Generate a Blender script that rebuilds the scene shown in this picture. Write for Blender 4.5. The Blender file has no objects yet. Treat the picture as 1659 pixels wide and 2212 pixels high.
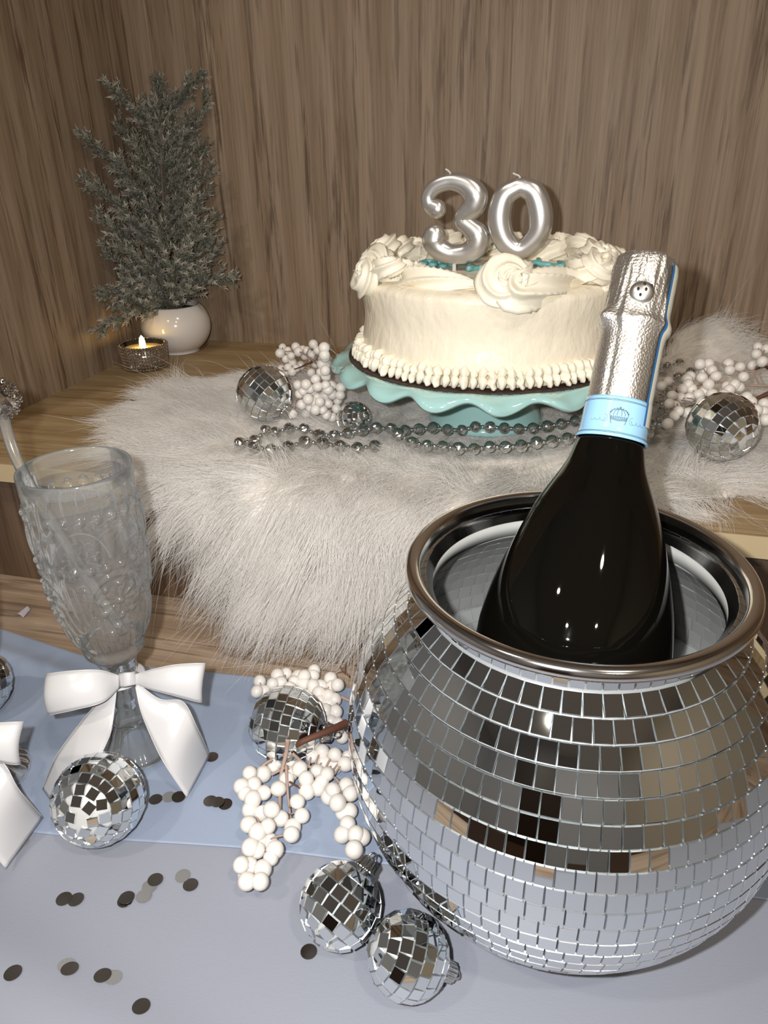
import bpy, math, random
import numpy as np
from mathutils import Matrix, Vector

rng = np.random.default_rng(7)
random.seed(7)
S = bpy.context.scene
COL = S.collection
pi = math.pi

# ------------------------------------------------------------------ camera
F, W, H = 1600.0, 1659.0, 2212.0
CAM = np.array([0.0, 0.0, 0.36])
PITCH, YAW, ROLL = math.radians(26.768), math.radians(-15.099), math.radians(-1.273)
_f = np.array([math.sin(YAW) * math.cos(PITCH), math.cos(YAW) * math.cos(PITCH), -math.sin(PITCH)])
_r = np.array([math.cos(YAW), -math.sin(YAW), 0.0])
_u = np.cross(_r, _f)
RIGHT = _r * math.cos(ROLL) + _u * math.sin(ROLL)
UP = -_r * math.sin(ROLL) + _u * math.cos(ROLL)
FWD = _f
cam_data = bpy.data.cameras.new('camera')
cam_data.sensor_fit = 'HORIZONTAL'
cam_data.sensor_width = 36.0
cam_data.lens = 36.0 * F / W
cam_data.clip_start = 0.01
cam = bpy.data.objects.new('camera', cam_data)
COL.objects.link(cam)
m = Matrix.Identity(4)
for i, ax in enumerate((RIGHT, UP, -FWD)):
    for k in range(3):
        m[k][i] = ax[k]
for k in range(3):
    m[k][3] = CAM[k]
cam.matrix_world = m
S.camera = cam

# ------------------------------------------------------------------ world, lamps, exposure
world = bpy.data.worlds.new('world')
S.world = world
world.use_nodes = True
world.node_tree.nodes['Background'].inputs[0].default_value = (0.55, 0.5, 0.45, 1)
world.node_tree.nodes['Background'].inputs[1].default_value = 0.0
S.view_settings.view_transform = 'Standard'
S.view_settings.look = 'None'
S.view_settings.exposure = 0.0
S.view_settings.gamma = 1.0
S.view_settings.use_curve_mapping = False
S.cycles.use_denoising = True
S.cycles.sample_clamp_indirect = 4.0
S.cycles.max_bounces = 10
S.cycles.transmission_bounces = 10
S.cycles.glossy_bounces = 5
S.cycles.use_adaptive_sampling = True
S.cycles.adaptive_threshold = 0.02
S.cycles.diffuse_bounces = 3
S.cycles.transparent_max_bounces = 16
S.cycles.caustics_reflective = False
S.cycles.caustics_refractive = False


def area_lamp(name, loc, direction, size, power, color):
    d = bpy.data.lights.new(name, 'AREA')
    d.shape = 'DISK'
    d.size = size
    d.energy = power
    d.color = color
    o = bpy.data.objects.new(name, d)
    COL.objects.link(o)
    o.location = loc
    o.rotation_euler = Vector(direction).to_track_quat('-Z', 'Y').to_euler()
    return o


# the phone's flash, beside its lens
area_lamp('phone_flash_offscreen', CAM - RIGHT * 0.028 + UP * 0.014, FWD, 0.010, 2.6, (1.0, 0.98, 0.955))
# downlights in the ceiling of the room
for lx, ly in ((-0.75, -0.5), (0.55, -0.35), (-0.35, -1.3), (0.9, -1.3)):
    area_lamp('ceiling_downlight_offscreen', (lx, ly, 1.58), (0, 0, -1), 0.09, 6.5, (1.0, 0.89, 0.75))

# ------------------------------------------------------------------ projection helpers (pixel of the photo -> point of the place)


def ray(x, y):
    return RIGHT * (x - W / 2) / F - UP * (y - H / 2) / F + FWD


def at(x, y, d):
    return CAM + ray(x, y) * d


def onz(x, y, z):
    r = ray(x, y)
    return CAM + r * ((z - CAM[2]) / r[2])


def ony(x, y, Y):
    r = ray(x, y)
    return CAM + r * ((Y - CAM[1]) / r[1])


def camdepth(P):
    return float((np.asarray(P) - CAM) @ FWD)


# ------------------------------------------------------------------ materials
MATS = {}


def lin(c):
    return tuple((x / 255 / 12.92) if x / 255 <= 0.04045 else ((x / 255 + 0.055) / 1.055) ** 2.4 for x in c) + (1.0,)


def mat(name, color, rough=0.5, metal=0.0, **kw):
    mm = bpy.data.materials.new(name)
    mm.use_nodes = True
    b = mm.node_tree.nodes['Principled BSDF']
    b.inputs['Base Color'].default_value = lin(color)
    b.inputs['Roughness'].default_value = rough
    b.inputs['Metallic'].default_value = metal
    for k, v in kw.items():
        b.inputs[k.replace('_', ' ')].default_value = v
    MATS[name] = mm
    return mm


def nodes(mm):
    return mm.node_tree.nodes, mm.node_tree.links, mm.node_tree.nodes['Principled BSDF']


def add_noise_bump(mm, scale, strength, dist=0.001, detail=4, coord='Object', vec_scale=None):
    n, l, b = nodes(mm)
    tc = n.new('ShaderNodeTexCoord')
    nz = n.new('ShaderNodeTexNoise')
    nz.inputs['Scale'].default_value = scale
    nz.inputs['Detail'].default_value = detail
    src = tc.outputs[coord]
    if vec_scale:
        mp = n.new('ShaderNodeMapping')
        mp.inputs['Scale'].default_value = vec_scale
        l.new(src, mp.inputs[0])
        src = mp.outputs[0]
    l.new(src, nz.inputs['Vector'])
    bp = n.new('ShaderNodeBump')
    bp.inputs['Strength'].default_value = strength
    bp.inputs['Distance'].default_value = dist
    l.new(nz.outputs['Fac'], bp.inputs['Height'])
    l.new(bp.outputs[0], b.inputs['Normal'])
    return nz


def ramp(n, stops):
    r = n.new('ShaderNodeValToRGB')
    e = r.color_ramp.elements
    while len(e) > 1:
        e.remove(e[-1])
    e[0].position = stops[0][0]
    e[0].color = stops[0][1]
    for p, c in stops[1:]:
        k = e.new(p)
        k.color = c
    return r


def wood(name, light, mid, dark, grain_axis, pore=70.0, rough=0.55, cathedral=7.0, marks=False, across='X'):
    """Oak veneer: broad figure, long thin pores along the grain axis, fine fibre."""
    mm = mat(name, light, rough)
    n, l, b = nodes(mm)
    tc = n.new('ShaderNodeTexCoord')

    def scaled(a, g):
        mp = n.new('ShaderNodeMapping')
        s = [a, a, a]
        s['XYZ'.index(grain_axis)] = g
        mp.inputs['Scale'].default_value = s
        l.new(tc.outputs['Object'], mp.inputs[0])
        return mp.outputs[0]

    # broad figure: distorted bands
    wv = n.new('ShaderNodeTexWave')
    wv.wave_type = 'BANDS'
    wv.bands_direction = across
    wv.inputs['Scale'].default_value = 1.0
    wv.inputs['Distortion'].default_value = 6.0
    wv.inputs['Detail'].default_value = 2.0
    wv.inputs['Detail Scale'].default_value = 0.6
    l.new(scaled(cathedral, cathedral * 0.16), wv.inputs['Vector'])
    r1 = ramp(n, [(0.15, lin(mid)), (0.75, lin(light))])
    l.new(wv.outputs['Fac'], r1.inputs[0])
    # fibre
    fb = n.new('ShaderNodeTexNoise')
    fb.inputs['Scale'].default_value = 1.0
    fb.inputs['Detail'].default_value = 3.0
    l.new(scaled(420.0, 9.0), fb.inputs['Vector'])
    mixf = n.new('ShaderNodeMix')
    mixf.data_type = 'RGBA'
    mixf.blend_type = 'MULTIPLY'
    rf = ramp(n, [(0.3, (0.72, 0.72, 0.72, 1)), (0.7, (1.0, 1.0, 1.0, 1))])
    l.new(fb.outputs['Fac'], rf.inputs[0])
    mixf.inputs[0].default_value = 1.0
    l.new(r1.outputs[0], mixf.inputs[6])
    l.new(rf.outputs[0], mixf.inputs[7])
    # pores
    pn = n.new('ShaderNodeTexNoise')
    pn.inputs['Scale'].default_value = 1.0
    pn.inputs['Detail'].default_value = 4.0
    pn.inputs['Roughness'].default_value = 0.62
    pn.inputs['Distortion'].default_value = 0.3
    l.new(scaled(pore * 3.0, pore * 0.16), pn.inputs['Vector'])
    rp = ramp(n, [(0.50, (0, 0, 0, 1)), (0.63, (1, 1, 1, 1))])
    l.new(pn.outputs['Fac'], rp.inputs[0])
    # pores gather in some bands
    pb = n.new('ShaderNodeTexNoise')
    pb.inputs['Scale'].default_value = 1.0
    l.new(scaled(cathedral * 4, cathedral * 0.3), pb.inputs['Vector'])
    rb = ramp(n, [(0.38, (0.15, 0.15, 0.15, 1)), (0.62, (0.85, 0.85, 0.85, 1))])
    l.new(pb.outputs['Fac'], rb.inputs[0])
    mul = n.new('ShaderNodeMath')
    mul.operation = 'MULTIPLY'
    l.new(rp.outputs[0], mul.inputs[0])
    l.new(rb.outputs[0], mul.inputs[1])
    fac = mul.outputs[0]
    if marks:
        mp = n.new('ShaderNodeMapping')
        mp.inputs['Rotation'].default_value = (0, 0, math.radians(-32))
        mp.inputs['Scale'].default_value = (9.0, 130.0, 1.0)
        l.new(tc.outputs['Object'], mp.inputs[0])
        mk = n.new('ShaderNodeTexNoise')
        mk.inputs['Scale'].default_value = 1.0
        mk.inputs['Detail'].default_value = 1.0
        l.new(mp.outputs[0], mk.inputs['Vector'])
        rm = ramp(n, [(0.60, (0, 0, 0, 1)), (0.66, (0.7, 0.7, 0.7, 1))])
        l.new(mk.outputs['Fac'], rm.inputs[0])
        mx = n.new('ShaderNodeMath')
        mx.operation = 'MAXIMUM'
        l.new(fac, mx.inputs[0])
        l.new(rm.outputs[0], mx.inputs[1])
        fac = mx.outputs[0]
    mixp = n.new('ShaderNodeMix')
    mixp.data_type = 'RGBA'
    l.new(fac, mixp.inputs[0])
    l.new(mixf.outputs[2], mixp.inputs[6])
    mixp.inputs[7].default_value = lin(dark)
    l.new(mixp.outputs[2], b.inputs['Base Color'])
    bp = n.new('ShaderNodeBump')
    bp.inputs['Strength'].default_value = 0.25
    bp.inputs['Distance'].default_value = 0.0005
    bp.invert = True
    l.new(fac, bp.inputs['Height'])
    l.new(bp.outputs[0], b.inputs['Normal'])
    return mm


wood('oak_wall', (160, 139, 117), (148, 126, 103), (84, 64, 48), 'Z', pore=62.0, cathedral=9.0)
wood('oak_side', (160, 139, 117), (148, 126, 103), (84, 64, 48), 'Z', pore=62.0, across='Y', cathedral=9.0)
wood('oak_shelf', (182, 157, 118), (170, 143, 104), (128, 100, 68), 'X', pore=40.0, across='Y')
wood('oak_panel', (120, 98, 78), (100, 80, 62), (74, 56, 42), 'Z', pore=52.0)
wood('desk_oak', (186, 164, 142), (168, 145, 122), (118, 96, 78), 'X', pore=34.0, marks=True, across='Y')
mat('shelf_edge', (196, 176, 140), 0.5)
mat('room_wall', (208, 196, 176), 0.8)
mat('room_wall_grey', (196, 200, 208), 0.8)
mat('room_ceiling', (232, 232, 234), 0.8)
mat('room_floor', (84, 62, 46), 0.5)
mat('unseen_dark_door', (46, 32, 24), 0.4)
mat('mirror', (236, 240, 242), 0.015, 1.0)
mat('mirror_edge', (228, 232, 234), 0.22, 1.0)
mat('bucket_core', (168, 172, 174), 0.35, 0.4)
mat('ball_core', (226, 228, 228), 0.35, 0.35)
mat('silver', (210, 210, 208), 0.16, 1.0)
mat('chrome', (222, 220, 218), 0.13, 1.0)
mat('bead_silver', (226, 229, 231), 0.12, 1.0)
mat('bucket_inner', (150, 153, 155), 0.35, 0.1)
mat('bucket_tile_back', (150, 152, 152), 0.4, 0.15)
mat('bucket_band', (176, 178, 176), 0.4)
mat('frost_green', (120, 132, 122), 0.8)
mat('soil', (38, 30, 26), 0.9)
mat('bark', (104, 92, 82), 0.85)
mat('ceramic_white', (226, 220, 214), 0.12, 0.0, Coat_Weight=0.4)
mat('frosting', (248, 238, 217), 0.30)
add_noise_bump(MATS['frosting'], 80.0, 0.75, 0.003, 6, vec_scale=(1, 1, 0.6))
mat('piping', (251, 244, 226), 0.36)
mat('aqua_icing', (126, 196, 200), 0.4)
mat('cardboard', (96, 66, 44), 0.8)
mat('board_top', (58, 40, 30), 0.6)
mat('aqua_glaze', (170, 212, 210), 0.10, 0.0, Coat_Weight=0.6, Coat_Roughness=0.05)
mat('candle_silver', (226, 224, 222), 0.27, 0.85)
mat('wick', (214, 210, 204), 0.8)
mat('berry', (232, 227, 221), 0.45, 0.0, Coat_Weight=0.25, Coat_Roughness=0.25)
mat('twig', (96, 60, 44), 0.7)
mat('pale_twig', (170, 148, 136), 0.8)
mat('fur', (248, 246, 243), 0.75)
mat('fur_backing', (240, 234, 226), 0.9)
mat('bottle_glass', (9, 8, 6), 0.03, 0.0, Specular_IOR_Level=0.35)
mat('foil', (238, 235, 230), 0.42, 1.0)
mat('foil_smooth', (232, 230, 226), 0.36, 1.0)
mat('blue_paper', (150, 198, 232), 0.22, 0.0, Coat_Weight=0.5)
mat('ink', (36, 38, 48), 0.6)
mat('pale_ink', (92, 116, 140), 0.6)
mat('seal_paper', (214, 212, 196), 0.5)
mat('seal_blue', (44, 104, 160), 0.5)
mat('dot_black', (12, 10, 10), 0.6)
mat('satin', (208, 208, 210), 0.28, 0.0, Specular_IOR_Level=0.7, Anisotropic=0.5)
mat('wax', (236, 206, 150), 0.5)
mat('rhinestone', (214, 208, 202), 0.12, 1.0)
mat('foil_dot', (140, 134, 128), 0.28, 1.0)
mat('scrap', (206, 198, 208), 0.5)

mm = mat('flame', (255, 220, 140), 0.5)
b = nodes(mm)[2]
b.inputs['Emission Color'].default_value = (1.0, 0.66, 0.22, 1)
b.inputs['Emission Strength'].default_value = 20.0

# glass of the flutes: clear pressed glass
mm = bpy.data.materials.new('pressed_glass')
mm.use_nodes = True
MATS['pressed_glass'] = mm
n, l = mm.node_tree.nodes, mm.node_tree.links
n.remove(n['Principled BSDF'])
tr = n.new('ShaderNodeBsdfTransparent')
tr.inputs[0].default_value = (0.975, 0.985, 0.985, 1)
rf = n.new('ShaderNodeBsdfRefraction')
rf.inputs['IOR'].default_value = 1.22
rf.inputs['Roughness'].default_value = 0.0
gl_ = n.new('ShaderNodeBsdfGlossy')
gl_.inputs['Roughness'].default_value = 0.09
m1 = n.new('ShaderNodeMixShader')
m1.inputs[0].default_value = 0.30
l.new(tr.outputs[0], m1.inputs[1])
l.new(rf.outputs[0], m1.inputs[2])
fz = n.new('ShaderNodeFresnel')
fz.inputs['IOR'].default_value = 1.42
m2 = n.new('ShaderNodeMixShader')
l.new(fz.outputs[0], m2.inputs[0])
l.new(m1.outputs[0], m2.inputs[1])
l.new(gl_.outputs[0], m2.inputs[2])
df = n.new('ShaderNodeBsdfDiffuse')
df.inputs[0].default_value = (0.85, 0.88, 0.88, 1)
m3 = n.new('ShaderNodeMixShader')
m3.inputs[0].default_value = 0.09
l.new(m2.outputs[0], m3.inputs[1])
l.new(df.outputs[0], m3.inputs[2])
l.new(m3.outputs[0], n['Material Output'].inputs[0])

mm = mat('water', (225, 232, 232), 0.05, 0.0, Transmission_Weight=0.75, IOR=1.33)

# fur: light passes through the fibres
n, l, b = nodes(MATS['fur'])
tl_ = n.new('ShaderNodeBsdfTranslucent')
tl_.inputs[0].default_value = lin((250, 248, 246))
ms_ = n.new('ShaderNodeMixShader')
ms_.inputs[0].default_value = 0.42
l.new(b.outputs[0], ms_.inputs[1])
l.new(tl_.outputs[0], ms_.inputs[2])
l.new(ms_.outputs[0], n['Material Output'].inputs[0])

# foil of the capsule: embossed with rows of small dimples
n, l, b = nodes(MATS['foil'])
tc = n.new('ShaderNodeTexCoord')
vo = n.new('ShaderNodeTexVoronoi')
vo.inputs['Scale'].default_value = 900.0
l.new(tc.outputs['Object'], vo.inputs['Vector'])
bp = n.new('ShaderNodeBump')
bp.inputs['Strength'].default_value = 0.6
bp.inputs['Distance'].default_value = 0.0004
l.new(vo.outputs['Distance'], bp.inputs['Height'])
l.new(bp.outputs[0], b.inputs['Normal'])

# glittering foil of some confetti dots
mm = mat('glitter', (250, 250, 250), 0.3, 0.05)
n, l, b = nodes(mm)
tc = n.new('ShaderNodeTexCoord')
vo = n.new('ShaderNodeTexVoronoi')
vo.inputs['Scale'].default_value = 1500.0
l.new(tc.outputs['Object'], vo.inputs['Vector'])
bp = n.new('ShaderNodeBump')
bp.inputs['Strength'].default_value = 1.0
bp.inputs['Distance'].default_value = 0.002
l.new(vo.outputs['Color'], bp.inputs['Height'])
l.new(bp.outputs[0], b.inputs['Normal'])

# berries carry fine dark glitter specks
n, l, b = nodes(MATS['berry'])
tc = n.new('ShaderNodeTexCoord')
vo = n.new('ShaderNodeTexVoronoi')
vo.inputs['Scale'].default_value = 6.0
l.new(tc.outputs['Object'], vo.inputs['Vector'])
rp = ramp(n, [(0.0, lin((150, 138, 130))), (0.10, lin((232, 227, 221)))])
l.new(vo.outputs['Distance'], rp.inputs[0])
l.new(rp.outputs[0], b.inputs['Base Color'])

# frosted foliage: colour attribute
n, l, b = nodes(MATS['frost_green'])
ca = n.new('ShaderNodeVertexColor')
ca.layer_name = 'col'
l.new(ca.outputs[0], b.inputs['Base Color'])


def cloth_mat(name, c1, c2, scale):
    mm = mat(name, c1, 0.55, 0.0, Sheen_Weight=0.25)
    n, l, b = nodes(mm)
    tc = n.new('ShaderNodeTexCoord')
    mp = n.new('ShaderNodeMapping')
    mp.inputs['Rotation'].default_value = (0, 0, math.radians(-14))
    mp.inputs['Scale'].default_value = (0.5, 2.0, 1)
    l.new(tc.outputs['Object'], mp.inputs[0])
    nz = n.new('ShaderNodeTexNoise')
    nz.inputs['Scale'].default_value = scale
    nz.inputs['Detail'].default_value = 1.0
    l.new(mp.outputs[0], nz.inputs['Vector'])
    rp = ramp(n, [(0.42, lin(c1)), (0.58, lin(c2))])
    l.new(nz.outputs['Fac'], rp.inputs[0])
    l.new(rp.outputs[0], b.inputs['Base Color'])
    wv = n.new('ShaderNodeTexNoise')
    wv.inputs['Scale'].default_value = 1.0
    mp2 = n.new('ShaderNodeMapping')
    mp2.inputs['Scale'].default_value = (300, 2600, 300)
    l.new(tc.outputs['Object'], mp2.inputs[0])
    l.new(mp2.outputs[0], wv.inputs['Vector'])
    bp = n.new('ShaderNodeBump')
    bp.inputs['Strength'].default_value = 0.25
    bp.inputs['Distance'].default_value = 0.0003
    l.new(wv.outputs['Fac'], bp.inputs['Height'])
    l.new(bp.outputs[0], b.inputs['Normal'])


cloth_mat('cloth_single', (147, 152, 166), (147, 152, 166), 5.0)
cloth_mat('cloth_double', (149, 163, 187), (149, 163, 187), 6.0)

# ------------------------------------------------------------------ mesh helpers


def mesh(name, verts, faces, smooth=True):
    me = bpy.data.meshes.new(name)
    me.from_pydata([tuple(map(float, v)) for v in verts], [], [tuple(int(i) for i in f) for f in faces])
    me.polygons.foreach_set('use_smooth', [smooth] * len(me.polygons))
    me.update()
    return me


def link(o, parent=None):
    COL.objects.link(o)
    if parent is not None:
        o.parent = parent
    return o


def tag(o, label=None, cat=None, group=None, kind=None):
    if label: o['label'] = label
    if cat: o['category'] = cat
    if group: o['group'] = group
    if kind: o['kind'] = kind
    return o


def thing(name, loc, label, cat, group=None):
    o = bpy.data.objects.new(name, None)
    o.empty_display_size = 0.01
    link(o)
    o.location = tuple(map(float, loc))
    return tag(o, label, cat, group)


def origin_of(p):
    v = np.zeros(3)
    while p is not None:
        v = v + np.array(p.location)
        p = p.parent
    return v


def obj(name, vf, material, parent=None, smooth=True, bevel=None, kind=None, label=None):
    """vf = (verts in place coordinates, faces); a child's vertices are stored relative to its parent."""
    v, f = np.asarray(vf[0], float), vf[1]
    if parent is not None:
        v = v - origin_of(parent)
    o = bpy.data.objects.new(name, mesh(name, v, f, smooth))
    o.data.materials.append(MATS[material] if isinstance(material, str) else material)
    link(o, parent)
    if bevel:
        md = o.modifiers.new('bevel', 'BEVEL')
        md.width = bevel
        md.segments = 2
        md.limit_method = 'ANGLE'
    if kind: o['kind'] = kind
    if label: o['label'] = label
    return o


def single(name, vf, material, loc, label, cat, group=None, **kw):
    """a thing that is one mesh, its origin at loc."""
    v = np.asarray(vf[0], float) - np.asarray(loc, float)
    o = obj(name, (v, vf[1]), material, None, **kw)
    o.location = tuple(map(float, loc))
    return tag(o, label, cat, group)


def box(x0, x1, y0, y1, z0, z1):
    v = [(x, y, z) for z in (z0, z1) for y in (y0, y1) for x in (x0, x1)]
    f = [(0, 2, 3, 1), (4, 5, 7, 6), (0, 1, 5, 4), (2, 6, 7, 3), (0, 4, 6, 2), (1, 3, 7, 5)]
    return np.array(v, float), f


def join(*vfs):
    V, Fc, k = [], [], 0
    for v, f in vfs:
        v = np.asarray(v, float)
        V.append(v)
        Fc += [tuple(i + k for i in q) for q in f]
        k += len(v)
    return np.vstack(V), Fc


def frame(axis):
    a = np.asarray(axis, float)
    a = a / np.linalg.norm(a)
    t = np.array([0, 0, 1.0]) if abs(a[2]) < 0.9 else np.array([1.0, 0, 0])
    x = np.cross(t, a)
    x /= np.linalg.norm(x)
    return x, np.cross(a, x), a


def lathe(profile, nseg=64, center=(0, 0, 0), axis=(0, 0, 1), disp=None, closed=False, caps=(False, False)):
    """profile: (r, h) pairs; revolve about axis through center. disp(theta, h, i) adds to the radius."""
    x, y, a = frame(axis) if tuple(axis) != (0, 0, 1) else (np.array([1.0, 0, 0]), np.array([0, 1.0, 0]), np.array([0, 0, 1.0]))
    c = np.asarray(center, float)
    th = np.linspace(0, 2 * pi, nseg, endpoint=False)
    V = []
    for i, (r, h) in enumerate(profile):
        rr = np.full(nseg, r) + (disp(th, h, i) if disp else 0)
        V.append(c + np.outer(rr * np.cos(th), x) + np.outer(rr * np.sin(th), y) + a * h)
    V = np.vstack(V)
    Fc = []
    m_ = len(profile)
    for i in range(m_ if closed else m_ - 1):
        i2 = (i + 1) % m_
        for j in range(nseg):
            k = (j + 1) % nseg
            Fc.append((i * nseg + j, i * nseg + k, i2 * nseg + k, i2 * nseg + j))
    if caps[0]:
        Fc.append(tuple(range(nseg - 1, -1, -1)))
    if caps[1]:
        Fc.append(tuple((m_ - 1) * nseg + j for j in range(nseg)))
    return V, Fc


def catmull(pts, n):
    P = np.asarray(pts, float)
    P = np.vstack([2 * P[0] - P[1], P, 2 * P[-1] - P[-2]])
    k = len(P) - 3
    out = []
    for t in np.linspace(0, k, n):
        i = min(int(t), k - 1)
        s = t - i
        p0, p1, p2, p3 = P[i:i + 4]
        out.append(0.5 * ((2 * p1) + (-p0 + p2) * s + (2 * p0 - 5 * p1 + 4 * p2 - p3) * s * s + (-p0 + 3 * p1 - 3 * p2 + p3) * s ** 3))
    return np.array(out)


def tube(path, radius, nseg=8, star=0.0, lobes=6, twist=0.0, flat=1.0, flatdir=None, closed=False, capped=True):
    P = np.asarray(path, float)
    N = len(P)
    r = np.full(N, radius, float) if np.isscalar(radius) else np.asarray(radius, float)
    T = np.gradient(P, axis=0)
    if closed:
        T = np.roll(P, -1, 0) - np.roll(P, 1, 0)
    T /= np.maximum(np.linalg.norm(T, axis=1, keepdims=True), 1e-9)
    x = np.cross(T[0], flatdir if flatdir is not None else ((0, 0, 1) if abs(T[0][2]) < 0.9 else (1, 0, 0)))
    x /= np.linalg.norm(x)
    th = np.linspace(0, 2 * pi, nseg, endpoint=False)
    V = []
    for i in range(N):
        if flatdir is not None:
            x = np.cross(T[i], flatdir)
        else:
            x = x - T[i] * (x @ T[i])
        x = x / max(np.linalg.norm(x), 1e-9)
        y = np.cross(T[i], x)
        rr = r[i] * (1 + star * (1 - 2 * np.abs(np.sin(lobes * (th + twist * i) / 2)) ** 0.75))
        V.append(P[i] + np.outer(rr * np.cos(th), x) + np.outer(rr * np.sin(th) * flat, y))
    V = np.vstack(V)
    Fc = []
    for i in range(N if closed else N - 1):
        i2 = (i + 1) % N
        for j in range(nseg):
            k = (j + 1) % nseg
            Fc.append((i * nseg + j, i * nseg + k, i2 * nseg + k, i2 * nseg + j))
    if capped and not closed:
        Fc.append(tuple(range(nseg - 1, -1, -1)))
        Fc.append(tuple((N - 1) * nseg + j for j in range(nseg)))
    return V, Fc


def grid(fn, nu, nv):
    V = np.array([fn(u, v) for v in np.linspace(0, 1, nv) for u in np.linspace(0, 1, nu)])
    Fc = [(j * nu + i, j * nu + i + 1, (j + 1) * nu + i + 1, (j + 1) * nu + i) for j in range(nv - 1) for i in range(nu - 1)]
    return V, Fc


def icosphere(sub):
    import bmesh
    bm = bmesh.new()
    bmesh.ops.create_icosphere(bm, subdivisions=sub, radius=1.0)
    v = [tuple(x.co) for x in bm.verts]
    f = [tuple(x.index for x in q.verts) for q in bm.faces]
    bm.free()
    return v, f


def uvsphere(ns, nr):
    v = [(0, 0, -1)]
    for i in range(1, nr):
        a = -pi / 2 + pi * i / nr
        for j in range(ns):
            t = 2 * pi * (j + 0.5 * (i % 2)) / ns
            v.append((math.cos(a) * math.cos(t), math.cos(a) * math.sin(t), math.sin(a)))
    v.append((0, 0, 1))
    f = []
    for j in range(ns):
        f.append((0, 1 + (j + 1) % ns, 1 + j))
        top = 1 + (nr - 2) * ns
        f.append((len(v) - 1, top + j, top + (j + 1) % ns))
    for i in range(nr - 2):
        for j in range(ns):
            a, b_ = 1 + i * ns + j, 1 + i * ns + (j + 1) % ns
            c, d = a + ns, b_ + ns
            f += [(a, b_, d, c)]
    return v, f


def inst(name, me, parent, loc, x=None, y=None, z=None, scale=(1, 1, 1)):
    """an object sharing mesh data; loc in place coordinates, x y z its axes."""
    o = bpy.data.objects.new(name, me)
    link(o, parent)
    p = np.asarray(loc, float) - origin_of(parent)
    M = Matrix.Identity(4)
    axes = (x if x is not None else (1, 0, 0), y if y is not None else (0, 1, 0), z if z is not None else (0, 0, 1))
    for i, ax in enumerate(axes):
        for k in range(3):
            M[k][i] = float(ax[k]) * scale[i]
    for k in range(3):
        M[k][3] = float(p[k])
    o.matrix_local = M
    return o


# ------------------------------------------------------------------ the setting
ZS, YF, YB, XL, XR, YP = 0.125, 0.467, 0.89, -0.532, 0.80, 0.487


def struct(name, vf, material, **kw):
    o = obj(name, vf, material, None, smooth=False, **kw)
    o['kind'] = 'structure'
    return o


struct('wall_back', box(XL - 0.02, XR + 0.02, YB, YB + 0.02, -0.75, 1.65), 'oak_wall')
struct('wall_left', box(XL - 0.02, XL, YF, YB, 0.0, 1.65), 'oak_side')
struct('wall_right', box(XR, XR + 0.02, YF, YB, 0.0, 1.65), 'oak_side')
struct('wall_lower', box(XL - 0.02, XR + 0.02, YP, YP + 0.018, -0.03, ZS - 0.016), 'oak_panel')
sh = tag(obj('cabinet_shelf', box(XL, XR, YF + 0.0012, YB, ZS - 0.016, ZS), 'oak_shelf', None, smooth=False),
         'pale oak cabinet shelf carrying the cake and the fur throw', 'shelf')
obj('front_edge_band', box(XL, XR, YF, YF + 0.0012, ZS - 0.016, ZS), 'shelf_edge', sh, smooth=False)
tag(obj('desk', box(-0.9, 0.95, -0.05, YP, -0.03, 0.0), 'desk_oak', None, smooth=False, bevel=0.001),
    'grey-brown oak desk top under the blue cloth', 'desk')
struct('floor', box(-1.8, 1.8, -2.4, YB, -0.77, -0.75), 'room_floor')
struct('ceiling', box(-1.8, 1.8, -2.4, YB, 1.65, 1.67), 'room_ceiling')
struct('wall_behind', box(-1.8, 1.8, -2.42, -2.4, -0.75, 1.65), 'room_wall_grey')
struct('wall_room_left', box(-1.82, -1.8, -2.4, YB, -0.75, 1.65), 'room_wall_grey')
struct('wall_room_right', box(1.8, 1.82, -2.4, YB, -0.75, 1.65), 'room_wall')
struct('unseen_door_1', box(-0.75, 0.1, -2.4, -2.36, -0.75, 1.3), 'unseen_dark_door')  # unseen dark slab, added to vary what the mirror tiles reflect

# ------------------------------------------------------------------ blue cloth on the desk


def lerp_curve(x, pts):
    xs, ys = zip(*pts)
    return np.interp(x, xs, ys)


BACK = [(-0.75, 0.43), (-0.443, 0.407), (-0.38, 0.397), (-0.322, 0.388), (-0.285, 0.394), (-0.259, 0.3965), (-0.1365, 0.404), (0.1, 0.418), (0.6, 0.44)]
FOLD = [(-0.75, 0.20), (-0.3026, 0.2368), (-0.158, 0.257), (0.123, 0.295), (0.6, 0.35)]


def fold_h(x, y):
    flat = np.clip((np.hypot(x - 0.0088, y - 0.3015) - 0.07) / 0.06, 0, 1)   # weighed down by the bucket
    h = 0.0016 + flat * (0.0010 * np.sin(38 * (y - 0.22 * x) + 0.6) + 0.0007 * np.sin(23 * x + 30 * y))
    h = h + 0.006 * np.exp(-((y - (0.155 - 0.22 * (x + 0.2))) / 0.022) ** 2) * np.clip((-x - 0.04) / 0.1, 0, 1)
    h = h + 0.004 * np.exp(-((y - (lerp_curve(x, BACK) - 0.024)) / 0.008) ** 2) * np.clip((-x - 0.24) / 0.08, 0, 1)
    return np.maximum(h, 0.0006)


cl = thing('blue_cloth', (-0.1, 0.25, 0.0), 'sheer pale blue cloth spread on the desk with a doubled fold', 'cloth')


def lower_layer(u, v):
    x = -0.72 + 1.25 * u
    y = 0.0 + (lerp_curve(x, BACK) - 0.002 - 0.0) * v
    return (x, y, fold_h(x, y))


def upper_layer(u, v):
    x = -0.72 + 1.25 * u
    y0, y1 = lerp_curve(x, FOLD) + 0.0015 * math.sin(31 * x), lerp_curve(x, BACK)
    y = y0 + (y1 - y0) * v
    return (x, y, fold_h(x, y) + 0.0011)


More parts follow.
